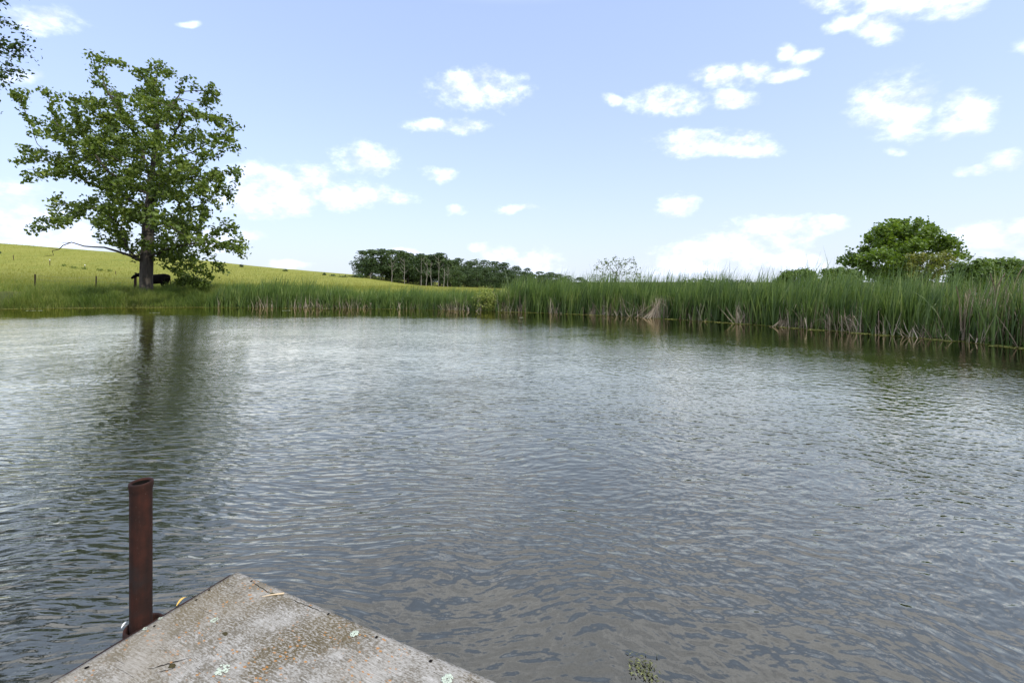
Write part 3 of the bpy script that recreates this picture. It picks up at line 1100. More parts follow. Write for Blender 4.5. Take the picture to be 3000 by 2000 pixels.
def sample_clumps(cl, n, depth, Y0, seed, cx, rx, cz, rz_, dens=1.0):
    """attractors inside clumps given as (px,py,rx,ry) with depth from a rounded crown"""
    r = np.random.default_rng(seed)
    area = np.array([c[2] * c[3] for c in cl], float) ** 0.85
    cnts = np.maximum(3, (area / area.sum() * n)).astype(int)
    out = []
    for (px, py, ax, ay), m_ in zip(cl, cnts):
        u = np.clip(1 - ((px - cx) / rx) ** 2 - ((py - cz) / rz_) ** 2, 0.03, 1)
        half = depth * math.sqrt(u)
        k_ = max(1, int(round(half / (depth * .45))))
        for q in range(k_):
            Yc = Y0 + r.uniform(-half, half)
            mm = m_ // k_ + 1
            v = r.normal(size=(mm, 3)); v = unit(v) * (r.uniform(0, 1, (mm, 1)) ** (1 / 2.5))
            ppx = px + v[:, 0] * ax; ppy = py + v[:, 2] * ay
            YY = Yc + v[:, 1] * max(ax, ay) / F * Y0
            Z = CAMZ - (ppy - HZ) / F * YY
            out.append(np.stack([(ppx - 1500) / F * YY, YY, Z], 1))
    return np.concatenate(out)


# the big tree on the left bank
Z1 = [(495,100,30,40),(530,180,60,50),(600,140,60,26),(690,170,70,32),(560,270,70,50),(760,200,70,28),(870,170,70,42),(960,220,60,40),(1060,245,60,32),(850,280,70,60),(1180,310,70,38),(1230,350,38,40),(640,330,70,60),
      (60,330,42,36),(150,350,60,28),(250,310,60,32),(320,335,50,32),(430,370,80,60),(330,470,70,46),(180,490,38,38),(220,550,60,38),(330,560,60,38),(460,450,110,80),(560,420,100,80),(500,540,110,80),(620,520,100,80),
      (140,640,60,38),(90,710,48,32),(200,690,80,48),(320,700,100,46),(190,790,80,38),(300,780,100,46),(420,740,110,80),(540,640,110,80),(560,750,110,80),(670,660,100,80),
      (800,370,80,60),(900,380,80,60),(770,480,90,70),(880,500,90,70),(980,440,80,60),(1080,440,80,60),(1160,380,60,50),(1100,560,90,70),(1210,480,70,60),(1290,500,60,48),(1350,525,38,28),(1220,570,70,46),(1290,630,60,38),(1350,670,28,28),(1010,620,90,70),(880,640,90,60),(780,600,70,60),(1130,660,80,38),
      (1340,770,38,46),(1300,770,48,28),(1200,790,70,46),(1090,740,80,60),(990,760,100,70),(880,800,90,70),(770,760,80,70),(680,840,90,70),(600,860,70,46),(1000,880,110,80),(1120,870,90,70),(1230,880,48,48),(1300,940,38,28),(1210,960,60,46),(900,920,90,70),
      (330,930,60,26),(300,970,60,36),(440,940,60,36),(430,1010,90,36),(240,1040,60,32),(160,1085,48,22),(340,1060,80,26),(220,1110,48,22),(600,960,70,60),(700,980,80,66),(650,1080,110,62),(560,1050,80,46),(620,1170,70,36),(760,1010,70,60),(700,1150,70,46),(870,1050,100,90),(1000,1030,110,80),(1120,1020,90,66),(960,1130,110,76),(1080,1120,100,76),(1200,1100,80,46),(1280,1050,60,36),(1310,1120,60,46),(1390,1170,38,36),(1400,1250,28,28),(1320,1210,60,36),(1180,1190,80,46),(1060,1220,100,56),(940,1240,80,56),(1100,1300,90,46),(1220,1310,48,36),(1280,1330,28,26),(1000,1330,80,46),(1180,1370,48,26),(1080,1390,90,26),(820,1180,60,46)]
S1 = 800 / 1530
CL1 = [(x * S1, 100 + y * S1, a * S1, b * S1) for x, y, a, b in Z1]
TY = 34.5
TREE = at(430, 838, TY); TREE[2] = ground(TREE[0], TY) - 0.15
trunk_px = [(428, 820), (431, 727), (436, 623), (442, 545), (450, 466), (460, 414), (463, 320), (461, 262)]
trunk = [TREE] + [at(x, y, TY + d) for (x, y), d in zip(trunk_px, (0, 0, .1, -.1, .1, .2, 0, 0))]


def tree_obj(name, gr, base, label, cat, mat_leaf, mat_bark, C, N, ti, size, aspect, seed, group=None, extra=None):
    t = empty(name, base, label, cat, group)
    tb = [(p - base, rd, s) for p, rd, s in gr.tubes()]
    if extra:
        tb += [(np.asarray(p) - base, rd, s) for p, rd, s in extra]
    link('trunk', tubes_mesh('trunk', tb), mat_bark, t)
    link('crown', leaf_mesh('crown', C - base, N, np.full(len(C), size), aspect, tint=ti, r=np.random.default_rng(seed)), mat_leaf, t)
    return t


rc = np.random.default_rng(20)
CORE = [(rc.normal(430, 70), rc.uniform(250, 720), 42, 32) for _ in range(26)] + [(rc.normal(300, 50), rc.uniform(330, 560), 45, 32) for _ in range(12)]
LIMBS = []
for pl, dend in (([(835, 840), (800, 650), (740, 540), (690, 480), (640, 400), (600, 300)], -1.5), ([(830, 900), (700, 830), (620, 780), (540, 690), (470, 600), (400, 560)], -2.5),
                 ([(830, 1000), (720, 920), (650, 880), (560, 860), (440, 800)], 2.0), ([(828, 1220), (760, 1245), (700, 1180), (680, 1080), (600, 1000)], -3.0),
                 ([(870, 640), (940, 620), (990, 540), (1030, 430)], -2.0), ([(850, 760), (960, 720), (1080, 660), (1200, 600)], 1.5), ([(850, 1250), (950, 1200), (1080, 1170), (1250, 1180)], -3.2),
                 ([(880, 480), (950, 430), (1010, 330)], 1.0), ([(850, 1100), (980, 1020), (1120, 960), (1220, 880)], 2.6), ([(840, 940), (900, 860), (980, 820), (1100, 800)], -3.5), ([(835, 1050), (740, 1000), (620, 960), (480, 960)], 3.0)):
    LIMBS.append([at(x * S1, 100 + y * S1, TY + dend * i / (len(pl) - 1)) for i, (x, y) in enumerate(pl)])
CL1 = [(x, y, a * .86, b * 1.08) for x, y, a, b in CL1]
att = np.concatenate([sample_clumps(CL1, 3000, 6.2, TY, 21, 400, 350, 480, 340), sample_clumps(CORE, 300, 5.5, TY, 25, 400, 350, 480, 340)])
gr = Grow(trunk, att, 0.34, 0.50, 0.18, 22, 0.43, 0.009, limbs=LIMBS)
C, N, ti = leaves_on(gr, 4, 10, 0.18, .25, 23, .5)
dead = []
for pl in ([(585, 1195), (520, 1192), (470, 1188), (400, 1166), (352, 1184), (330, 1206), (292, 1214), (300, 1238), (244, 1246)], [(330, 1206), (270, 1200)], [(400, 1166), (360, 1170), (318, 1162)]):
    pts = np.array([at(x * S1, 100 + y * S1, TY - 2.0) for x, y in pl])
    dead.append((pts, np.linspace(.06, .012, len(pts)) if len(pl) > 4 else np.linspace(.02, .008, len(pts)), 5))
dead.insert(0, (np.array([at(426, 770, TY), at(380, 748, TY - 1), at(340, 735, TY - 1.6), dead[0][0][0]]), [.13, .10, .08, .06], 6))
big = tree_obj('oak_tree', gr, TREE, 'large spreading oak with a tall airy crown standing on the left bank', 'tree', M_OAK, M_BARK, C, N, ti, .29, .68, 24, extra=dead)

# the tree whose branch tips reach in at the upper left
Z2 = [(15, 51, 20, 20), (51, 77, 24, 18), (74, 112, 13, 12), (10, 112, 22, 22), (25, 173, 30, 17), (61, 163, 15, 14), (84, 222, 14, 9), (58, -6, 12, 8), (0, 337, 10, 6), (-2, 742, 9, 12)]
r = np.random.default_rng(31)
Z2 += [(r.uniform(-50, -8), r.uniform(-250, 560), 30, 24) for _ in range(12)]
Z2 += [(r.uniform(-60, 110), r.uniform(-430, -50), r.uniform(30, 50), r.uniform(18, 34)) for _ in range(14)]
for _ in range(75):
    a = r.uniform(0, 2 * math.pi); q = math.sqrt(r.uniform(0, 1))
    px = -440 + 400 * q * math.cos(a); py = 110 + 560 * q * math.sin(a)
    if px < -45:
        Z2.append((px, py, r.uniform(35, 75), r.uniform(28, 55)))
T2Y = 17.0
T2 = np.array((-25.4, T2Y, 0)); T2[2] = ground(T2[0], T2[1]) - .1
att = sample_clumps(Z2, 1500, 4.5, T2Y, 32, -440, 480, 110, 620)
tr2 = [T2, T2 + (0.1, 0, 2.2), T2 + (-.1, .1, 5), T2 + (.2, 0, 8), T2 + (.1, .1, 11)]
gr = Grow(tr2, att, 0.30, 0.40, 0.3, 33, 0.36, 0.007)
C, N, ti = leaves_on(gr, 6, 22, 0.14, .14, 34)
tree_obj('shore_tree', gr, T2, 'nearer dark green tree whose branch tips hang in from outside the top left corner', 'tree', M_OAK2, M_BARKD, C, N, ti, .15, .6, 35)

# the round tree on the right
Z5 = [(1240,150,70,40),(1330,160,60,40),(1190,200,90,60),(1450,160,70,36),(1540,170,60,36),(1080,230,70,50),(1300,240,110,70),(1420,250,100,70),(1550,240,90,60),(1640,210,28,36),(1020,300,60,60),(1150,320,110,70),(1290,350,110,70),(1430,350,100,70),(1560,330,90,60),(1690,300,66,46),(1780,310,46,28),(990,390,70,60),(1110,430,110,70),(1250,450,100,70),(840,430,56,46),(780,480,46,36),(860,500,70,46),(960,480,70,60),(1000,540,80,50),(1180,560,100,60),(1300,560,100,70),(1630,370,56,46),(1720,350,38,18),(1780,430,66,28),(1850,450,36,26),(1400,480,90,60),(1200,640,120,50),(1420,620,110,60),(1150,640,90,50),(1320,650,100,50),(1060,610,70,40)]
S5 = 800 / 2352
CL5 = [(2200 + x * S5, 600 + y * S5, a * S5, b * S5) for x, y, a, b in Z5]
RY = 25.0
RB = at(2650, 850, RY); RB[2] = ground(RB[0], RY) - .1
att = sample_clumps(CL5, 1900, 2.9, RY, 41, 2645, 210, 760, 140)
tr = [RB, at(2652, 815, RY), at(2648, 775, RY), at(2640, 735, RY), at(2638, 690, RY)]
gr = Grow(tr, att, 0.16, 0.22, 0.3, 42, 0.20, 0.006)
C, N, ti = leaves_on(gr, 6, 12, 0.12, .17, 43, 1.0)
tree_obj('round_tree', gr, RB, 'rounded bright green tree with a low full crown rising above the right reeds', 'tree', M_ROUND, M_BARKD, C, N, ti, .175, .78, 44)
Z6 = [(1400,460,80,50),(1500,460,80,50),(1600,460,80,50),(1680,440,60,50),(1740,460,56,36),(1450,540,90,60),(1560,540,90,60),(1650,540,70,60),(1350,560,60,50),(1700,500,56,46),(1400,600,90,50),(1520,620,80,40),(1620,610,70,40)]
CL6 = [(2200 + x * S5, 600 + y * S5, a * S5, b * S5) for x, y, a, b in Z6]
SY = 22.6
SB = at(2715, 850, SY); SB[2] = ground(SB[0], SY) - .05
att = sample_clumps(CL6, 600, 1.1, SY, 45, 2725, 90, 775, 60)
gr = Grow([SB, at(2716, 822, SY), at(2720, 800, SY), at(2724, 775, SY)], att, 0.13, 0.18, 0.3, 46, 0.07, 0.005)
C, N, ti = leaves_on(gr, 6, 7, 0.08, .12, 47, .8)
tree_obj('yellowing_shrub', gr, SB, 'yellowish bronze leaved shrub growing against the right side of the round tree', 'shrub', M_YELLOW, M_BARKD, C, N, ti, .125, .7, 48)

# the thin sapling above the reeds
Z4 = [(1100,170,50,28),(1250,160,38,28),(1020,200,56,38),(1180,200,76,38),(1280,210,36,38),(960,230,38,46),(1060,260,86,46),(1180,270,76,46),(1270,280,46,46),(930,300,28,36),(1010,320,66,36),(1130,330,76,36),(1250,330,66,36),(1330,310,18,26),(960,360,40,30),(1100,380,70,30),(1240,390,60,30)]
S4 = 850 / 2352
CL4 = [(1400 + x * S4, 700 + y * S4, a * S4, b * S4) for x, y, a, b in Z4]
WY = 28.5
WB = at(1806, 860, WY); WB[2] = ground(WB[0], WY) - .05
att = sample_clumps(CL4, 420, 1.2, WY, 51, 1805, 75, 795, 50)
gr = Grow([WB, at(1805, 845, WY), at(1804, 825, WY), at(1806, 800, WY)], att, 0.15, 0.18, 0.5, 52, 0.055, 0.004)
C, N, ti = leaves_on(gr, 3, 2, 0.09, .12, 53, .3)
tree_obj('sparse_sapling', gr, WB, 'thin sparse sapling with small scattered leaves above the middle reeds', 'tree', M_THIN, M_BARKD, C, N, ti, .13, .55, 54)

# ------------------------------------------------------------------ far trees: crowns of leaf clumps round sub-crowns


def crown_arrays(blobs, n, size, r, shell=0.82):
    w = np.array([b[3] * b[4] * b[5] for b in blobs]) ** 0.67
    pick = r.choice(len(blobs), n, p=w / w.sum())
    B = np.array(blobs)
    v = unit(r.normal(size=(n, 3)))
    v[:, 2] = np.where(v[:, 2] < -.72, -v[:, 2], v[:, 2])
    rad = r.uniform(shell, 1.06, n)[:, None]
    C = B[pick, :3] + v * rad * B[pick, 3:6]
    N = v + r.normal(scale=.55, size=(n, 3)) + np.array((0, 0, .2))
    ti = np.clip(.55 * r.uniform(0, 1, len(blobs))[pick] + .45 * r.uniform(0, 1, n), 0, 1)
    return C, N, ti


def far_tree_meshes(seed, low, width, nsub=44, n=2300, size=.044):
    """unit-height tree; crown from 'low' to 1"""
    r = np.random.default_rng(seed)
    blobs = []
    for _ in range(nsub):
        t = r.uniform(0, 1)
        z = low + (1 - low) * t
        prof = width * (0.12 + 0.98 * math.sin(math.pi * min(1, .22 + .76 * t)))
        a = r.uniform(0, 2 * math.pi); q = prof * math.sqrt(r.uniform(0.1, 1)) * .8
        s = r.uniform(.09, .15) * (1 - .25 * t)
        blobs.append((q * math.cos(a), q * math.sin(a), min(z, 1 - s * .7), s * 1.25, s * 1.25, s * .85))
    C, N, ti = crown_arrays(blobs, n, size, r)
    crown = leaf_mesh('crown', C, N, np.full(n, size), .75, tint=ti, r=r)
    tb = [(np.array([(0, 0, -.02), (.01, 0, .3), (-.01, .01, .6), (.01, .01, .85)]), [.018, .014, .010, .004], 6)]
    for b in blobs[:8]:
        z0 = max(.15, b[2] - .25)
        tb.append((np.array([(0, 0, z0), (b[0] * .6, b[1] * .6, b[2] - .08), (b[0], b[1], b[2])]), [.007, .005, .002], 4))
    trunk_ = tubes_mesh('trunk', tb)
    crown.materials.append(M_FAR); trunk_.materials.append(M_BARKD)
    return trunk_, crown


PROTO = [far_tree_meshes(60 + i, low, wd) for i, (low, wd) in enumerate([(.20, .24), (.14, .28), (.28, .22), (.05, .36), (.05, .42), (.04, .38)])]


def far_tree(i, px, top, Y, label, group, wide=1.0, rot=None, name='wood_tree', r=rng, zb=None):
    x = (px - 1500) / F * Y
    z0 = ground(x, Y) if zb is None else zb
    h = CAMZ - (top - HZ) / F * Y - z0
    t = empty(name, (x, Y, z0), label, 'tree', group)
    t.scale = (h * wide, h * wide, h)
    t.rotation_euler = (0, 0, r.uniform(0, 6.28) if rot is None else rot)
    tk, cr = PROTO[i]
    link('trunk', tk, None, t); link('crown', cr, None, t)
    return t


r = np.random.default_rng(77)
tall = [(px_, tp_ - 5 + (px_ * 7 % 9) - 3, i_) for px_, tp_, i_ in [(1063, 736, 1), (1090, 733, 0), (1118, 733, 2), (1145, 736, 1), (1172, 738, 0), (1196, 748, 2), (1232, 750, 2), (1262, 750, 0), (1290, 747, 2), (1318, 770, 1), (1210, 770, 3), (1160, 775, 3), (1245, 775, 4), (1085, 775, 3)]]
GT = 'tall trees at the left end of the far wood'
for j, (px, top, i) in enumerate(tall):
    lab = 'tall slim dark tree with bare lower trunk at the left end of the far wood'
    if j == 0: lab = 'leftmost tall dark tree of the far wood, where the wood meets the meadow'
    if j > 9: lab = 'low leafy tree filling in under the tall trees of the far wood'
    far_tree(i, px, top, 150 + r.uniform(-6, 6) + (8 if j > 9 else 0), lab, GT if 0 < j < 10 else ('low trees under the tall far trees' if j > 9 else None), 1.25, r=r)
for px in range(1056, 1345, 19):
    far_tree(3 + int(r.integers(3)), px + r.uniform(-5, 5), r.uniform(783, 806), 147 + r.uniform(-4, 12), 'low leafy tree filling in under the tall trees of the far wood', 'low trees under the tall far trees', 1.5, r=r)
for px in range(1070, 1345, 24):
    far_tree(int(r.integers(3)), px + r.uniform(-5, 5), r.uniform(752, 764), 163 + r.uniform(-4, 6), 'dark tree behind the first row of tall trees at the left of the far wood', 'second row of tall trees at the left of the far wood', 1.25, r=r)
sky = [(1325, 768), (1345, 757), (1372, 763), (1395, 757), (1420, 764), (1450, 768), (1475, 771), (1510, 780), (1545, 789), (1580, 793), (1610, 797), (1635, 802), (1665, 806), (1700, 814)]
for px, top in sky:
    far_tree(3 + int(r.integers(3)), px, top + r.uniform(-3, 3), 175 + r.uniform(-4, 10), 'round topped dark green tree on the skyline of the far wood', 'skyline trees of the far wood', 1.15 if px < 1560 else 1.8, r=r)
for row, (yy, dt) in enumerate(((160, 22), (150, 42))):
    for px in range(1320, 1660 - row * 60, 27):
        base = np.interp(px, [p[0] for p in sky], [p[1] for p in sky])
        top = base + dt * max(.25, (1 - (px - 1320) / 420)) + r.uniform(-5, 5)
        far_tree(3 + int(r.integers(3)), px + r.uniform(-8, 8), min(top, 822), yy + r.uniform(-4, 4), 'rounded dark green tree in the body of the far wood, below its skyline', 'trees in the body of the far wood', 1.35, r=r)


def bare_tree(px, top, bot, Y, seed, fork=True, label=None):
    r = np.random.default_rng(seed)
    b = at(px, bot, Y); b[2] = ground(b[0], Y) - .1
    tp = at(px + r.uniform(-4, 4), top, Y)
    H = tp[2] - b[2]
    t = empty('bare_tree', b, label or 'pale leafless trunk at the front edge of the far wood', 'tree', None if label else 'pale bare trunks of the far wood')
    ts = np.linspace(0, 1, 8)
    path = (tp - b)[None] * ts[:, None] + r.normal(scale=.10, size=(8, 3)) * np.array((1, 1, 0))
    path[0] = 0
    link('trunk', tubes_mesh('trunk', [(path, np.linspace(.13, .04, 8), 6)]), M_PALE, t)
    if fork:
        for q in range(7):
            s = r.integers(3, 7)
            a = r.uniform(0, 6.28); L = H * r.uniform(.1, .22)
            e1 = path[s] + np.array((math.cos(a) * L * .6, math.sin(a) * L * .6, L * .5)); e2 = e1 + np.array((math.cos(a) * L * .4, math.sin(a) * L * .2, L * .6))
            link('limb', tubes_mesh('limb', [(np.array([path[s], e1, e2]), [.07, .05, .02], 4)]), M_PALE, t)


for j, (px, top, bot) in enumerate([(1148, 752, 832), (1185, 756, 832), (1234, 752, 836), (1248, 768, 836), (1264, 770, 838), (1285, 748, 838), (1300, 785, 840), (1312, 782, 840), (1084, 798, 828)]):
    bare_tree(px, top, bot, 141 + (j % 3), 90 + j, label='tallest pale bare trunk of the far wood, topped by a small tuft' if j == 5 else ('pale bare trunk with many short dead side limbs, rightmost of the bare trunks' if j == 7 else None))

# trees and bushes beyond the right reeds


def crown_thing(name, label, cat, blobs_px, Y, n, size, mat, seed, group=None, stem=True, depth=.8, bark=M_BARKD):
    r = np.random.default_rng(seed)
    px0 = np.mean([b[0] for b in blobs_px])
    x = (px0 - 1500) / F * Y
    base = np.array((x, Y, ground(x, Y) - .05))
    blobs = []
    for px, py, ax, ay in blobs_px:
        c = at(px, py, Y) - base
        c[1] += r.uniform(-1, 1) * depth
        s = F / Y
        blobs.append((c[0], c[1], c[2], ax / s, (ax + ay) / 2 / s, ay / s))
    C, N, ti = crown_arrays(blobs, n, size, r, .45)
    C = C + r.normal(scale=size * .45, size=C.shape)
    t = empty(name, base, label, cat, group)
    link('crown', leaf_mesh('crown', C, N, np.full(n, size), .7, tint=ti, r=r), mat, t)
    tb = []
    for b in blobs:
        tb.append((np.array([(r.uniform(-.05, .05), r.uniform(-.05, .05), 0), (b[0] * .5, b[1] * .5, b[2] * .6), (b[0], b[1], b[2])]), np.array([.06, .04, .015]) * max(.3, size / .2), 5))
    link('trunk', tubes_mesh('trunk', tb), bark, t)
    return t


def blobs_from(zs, ox, oy, s):
    return [(ox + x * s, oy + y * s, a * s, b * s) for x, y, a, b in zs]


crown_thing('tree', 'light green spreading tree behind the reeds at the right of the round tree', 'tree',
            blobs_from([(1850, 560, 80, 70), (1950, 530, 80, 60), (2060, 530, 90, 60), (2160, 520, 80, 50), (2240, 530, 60, 50), (1920, 620, 110, 70), (2080, 620, 110, 70), (2200, 610, 90, 60), (1820, 640, 70, 60), (2000, 700, 150, 50), (2180, 700, 120, 50), (2270, 480, 30, 16), (1860, 710, 110, 60), (1950, 600, 120, 70), (2100, 580, 120, 60), (2050, 660, 130, 70)], 2200, 600, S5), 44, 8000, .30, M_FARL, 101)
crown_thing('tree', 'green tree cut by the right edge of the picture behind the tallest reeds', 'tree',
            blobs_from([(2330, 560, 60, 40), (2420, 540, 80, 60), (2360, 640, 90, 60), (2480, 640, 90, 70), (2560, 600, 90, 80), (2400, 710, 120, 50), (2340, 700, 90, 60), (2300, 640, 70, 60)], 2200, 600, S5), 40, 4200, .26, M_FARL, 102)
crown_thing('tree', 'low domed tree peeping over the reeds left of the round tree', 'tree',
            blobs_from([(300, 610, 60, 40), (380, 600, 70, 40), (460, 590, 70, 36), (540, 615, 60, 34), (330, 660, 120, 40), (480, 660, 110, 40)], 2200, 600, S5), 70, 2400, .38, M_FARL, 103)
crown_thing('tree', 'green thicket tree directly left of the round tree behind the reeds', 'tree',
            blobs_from([(700, 590, 60, 36), (780, 580, 60, 36), (850, 600, 60, 40), (680, 650, 90, 50), (820, 650, 100, 50), (930, 620, 60, 50)], 2200, 600, S5), 48, 2600, .30, M_FARL, 104)
crown_thing('bush', 'small dark bush on the far skyline between the sapling and the domed tree', 'bush',
            [(2030, 832, 40, 14), (2080, 830, 40, 14), (2130, 832, 40, 13), (2180, 834, 40, 12)], 80, 900, .40, M_FAR, 105)
crown_thing('waterside_shrub', 'pale yellow green leafy shrub at the waterline between the two reed beds', 'shrub',
            [(1405, 884, 26, 24), (1425, 868, 26, 24), (1444, 880, 24, 26), (1420, 897, 40, 14), (1454, 896, 20, 14)], 28.3, 1300, .11, M_SHRUB, 106, depth=.4)
crown_thing('bush', 'dark bush on the meadow skyline beside the far wood', 'bush', [(1040, 812, 16, 7), (1055, 810, 14, 8), (1028, 815, 10, 5)], 140, 350, .45, M_FAR, 107)
for j, (px, py, a) in enumerate([(948, 804, 5), (975, 808, 8), (1003, 811, 9), (838, 793, 5), (708, 779, 4)]):
    crown_thing('skyline_bush', 'small dark shrub on the crest of the meadow', 'bush', [(px - a * .4, py + 1, a, 3), (px + a * .5, py, a * .9, 3.4)], 130, 120, .35, M_FAR, 110 + j, 'small shrubs along the meadow crest')

# ------------------------------------------------------------------ white shed behind the reeds
SX, SYY = (2876 - 1500) / F * 46, 46.0
shed = empty('white_shed', (SX, SYY, ground(SX, SYY)), 'small white shed glimpsed through the reeds at the far right', 'shed')
bm = bmesh.new(); add_box(bm, (0, 0, .72), (2.1, 1.8, 1.55)); link('wall', bm_mesh('wall', bm), M_WHITE, shed)
bm = bmesh.new()
for y0, y1, z0, z1 in ((-1.05, 0.0, 1.50, 1.80), (1.05, 0.0, 1.50, 1.80)):
    vs = [bm.verts.new(p) for p in ((-1.2, y0, z0), (1.2, y0, z0), (1.2, y1, z1), (-1.2, y1, z1), (-1.2, y0, z0 + .05), (1.2, y0, z0 + .05), (1.2, y1, z1 + .05), (-1.2, y1, z1 + .05))]
    for f in ((0, 1, 2, 3), (4, 5, 6, 7), (0, 1, 5, 4), (3, 2, 6, 7), (0, 3, 7, 4), (1, 2, 6, 5)):
        bm.faces.new([vs[i] for i in f])
bmesh.ops.recalc_face_normals(bm, faces=bm.faces)
link('roof', bm_mesh('roof', bm), M_WHITE, shed)
bm = bmesh.new(); add_box(bm, (-.3, -.93, .6), (.7, .05, 1.2)); link('door', bm_mesh('door', bm), M_ROOF, shed)

# ------------------------------------------------------------------ fence posts and cow
POSTS = [(103, 803, 24, .075, 'dark wooden fence post standing alone in the left grass, nearest the picture edge', 42),
         (281, 808, 26, .06, 'dark wooden fence post midway between the left edge and the oak', 41),
         (396, 808, 30, .12, 'thick short fence post right beside the oak trunk in front of the cow', 36.5),
         (40, 747, 16, .07, 'thin fence post highest up the meadow near the left edge', None),
         (146, 760, 17, .07, 'thin fence post with a pale cap halfway up the meadow', None),
         (248, 775, 12, .07, 'thin fence post with pale top just below the meadow crest left of the oak', None),
         (339, 794, 10, .06, 'small faint fence post low on the meadow left of the oak', None)]
tops = []
for px, py, hh, rad, lab, Y in POSTS:
    if Y is None:
        p = ground_hit(px, py + hh)
    else:
        p = at(px, py + hh, Y); p[2] = ground(p[0], Y)
    ztop_ = CAMZ - (py - HZ) / F * p[1]
    H = max(.6, ztop_ - p[2]); rad *= .8
    po = empty('fence_post', (p[0], p[1], p[2]), lab, 'post', 'old fence posts in the meadow')
    r = np.random.default_rng(int(px))
    lean = r.normal(scale=.03, size=2)
    path = np.array([(0, 0, -.2), (lean[0] * H * .5, lean[1] * H * .5, H * .5), (lean[0] * H, lean[1] * H, H - .015), (lean[0] * H, lean[1] * H, H)])
    link('post', tubes_mesh('post', [(path, [rad * 1.05, rad, rad * .96, .004], 8)], False), M_POST, po)
    if 'pale' in lab:
        link('cap', tubes_mesh('cap', [(np.array([(lean[0] * H, lean[1] * H, H - .18), (lean[0] * H, lean[1] * H, H + .01), (lean[0] * H, lean[1] * H, H + .012)]), [rad * 1.25, rad * 1.25, .004], 8)], False), M_WHITE, po)
    tops.append((p[0] + lean[0] * H, p[1], p[2] + H))
near = [np.array(t) for t in tops[:3]]
wr = empty('fence_wire', (near[0][0], near[0][1], near[0][2]), 'two slack wires strung between the dark fence posts left of the oak', 'wire')
for dz in (-.12, -.5):
    for a, b in ((near[0], near[1]), (near[1], near[2])):
        ts = np.linspace(0, 1, 9)
        path = a[None] * (1 - ts[:, None]) + b[None] * ts[:, None] + np.stack([0 * ts, 0 * ts, dz - .12 * np.sin(math.pi * ts)], 1)
        link('strand', tubes_mesh('strand', [(path - near[0], .006, 4)]), M_WIRE, wr)


def make_cow():
    K = 1.16
    V = [(.95, 0, 1.12, .20, .22), (.70, 0, 1.03, .30, .33), (.25, 0, .96, .34, .37), (-.25, 0, .96, .34, .38), (-.62, 0, 1.02, .27, .33), (-.90, -.02, 1.17, .17, .22), (-1.10, -.08, 1.29, .13, .15), (-1.20, -.26, 1.20, .115, .125), (-1.26, -.42, 1.07, .085, .09), (-1.28, -.50, 1.00, .07, .07)]
    E = [(i, i + 1) for i in range(9)]

    def leg(root, pts):
        p = root
        for q in pts:
            V.append(q); E.append((p, len(V) - 1)); p = len(V) - 1
    for s in (-1, 1):
        leg(4, [(-.60, .17 * s, .66, .10, .12), (-.58, .18 * s, .44, .065, .065), (-.60, .18 * s, .22, .05, .05), (-.60, .18 * s, .06, .055, .06), (-.63, .18 * s, .02, .06, .06)])
        leg(1, [(.66, .19 * s, .72, .13, .17), (.62, .20 * s, .56, .09, .10), (.80, .20 * s, .42, .055, .065), (.77, .20 * s, .2, .045, .05), (.76, .20 * s, .06, .055, .06), (.73, .20 * s, .02, .06, .06)])
    leg(0, [(1.03, 0, 1.05, .035, .035), (1.06, 0, .8, .025, .025), (1.06, 0, .5, .03, .03), (1.05, 0, .36, .04, .04)])
    me = bpy.data.meshes.new('body')
    me.from_pydata([tuple(c * K for c in v[:3]) for v in V], E, [])
    o = bpy.data.objects.new('body', me)
    COL.objects.link(o)
    sk = o.modifiers.new('skin', 'SKIN')
    sk.use_smooth_shade = True
    for i, v in enumerate(V):
        me.skin_vertices[0].data[i].radius = (v[3] * K, v[4] * K)
    me.skin_vertices[0].data[2].use_root = True
    ss = o.modifiers.new('sub', 'SUBSURF'); ss.levels = 2; ss.render_levels = 2
    me.materials.append(M_COW)
    return o


cx = (500 - 1500) / F * 36.4 - 1.08 * 1.16
cz = ground(cx, 36.4)
cow = empty('cow', (cx, 36.4, cz), 'black cow standing behind the oak trunk with its head turned this way', 'cow')
body = make_cow(); body.parent = cow
for s, (tipx, tipy, tipz) in enumerate([(-1.40, -.12, 1.40), (-.92, -.32, 1.36)]):
    b = np.array((-1.14, -.10, 1.35)) * 1.16 + (np.array((.09, -.06, 0)) if s else np.array((-.04, 0, 0)))
    e = np.array((tipx, tipy, tipz)) * 1.16
    ea = tubes_mesh('ear', [(np.array([b, b * .6 + e * .4, b * .25 + e * .75, e]), [.035, .065, .055, .008], 7)])
    link('ear', ea, M_COW, cow)

# small weeds on the meadow
for j, (px, py, a) in enumerate([(220, 784, 13), (244, 786, 10), (292, 791, 6), (319, 793, 8), (185, 778, 7)]):
    p = ground_hit(px, py + 3)
    crown_thing('meadow_weed', 'dark green weed clump sticking up out of the meadow', 'weed', [(px - a * .5, py - 1, a * .7, 3), (px + a * .4, py, a * .7, 3.4)], p[1], 90, .18, M_BANK, 130 + j, 'weed clumps on the meadow', depth=.3)
# fallen brush under the oak's right side
crown_thing('brush', 'low dark leafy brush under the drooping right limbs of the oak', 'bush',
            [(540, 822, 26, 14), (575, 828, 26, 13), (520, 830, 20, 10), (605, 832, 20, 10)], 35.0, 1300, .17, M_OAK, 140, depth=.5)

# ------------------------------------------------------------------ grasses


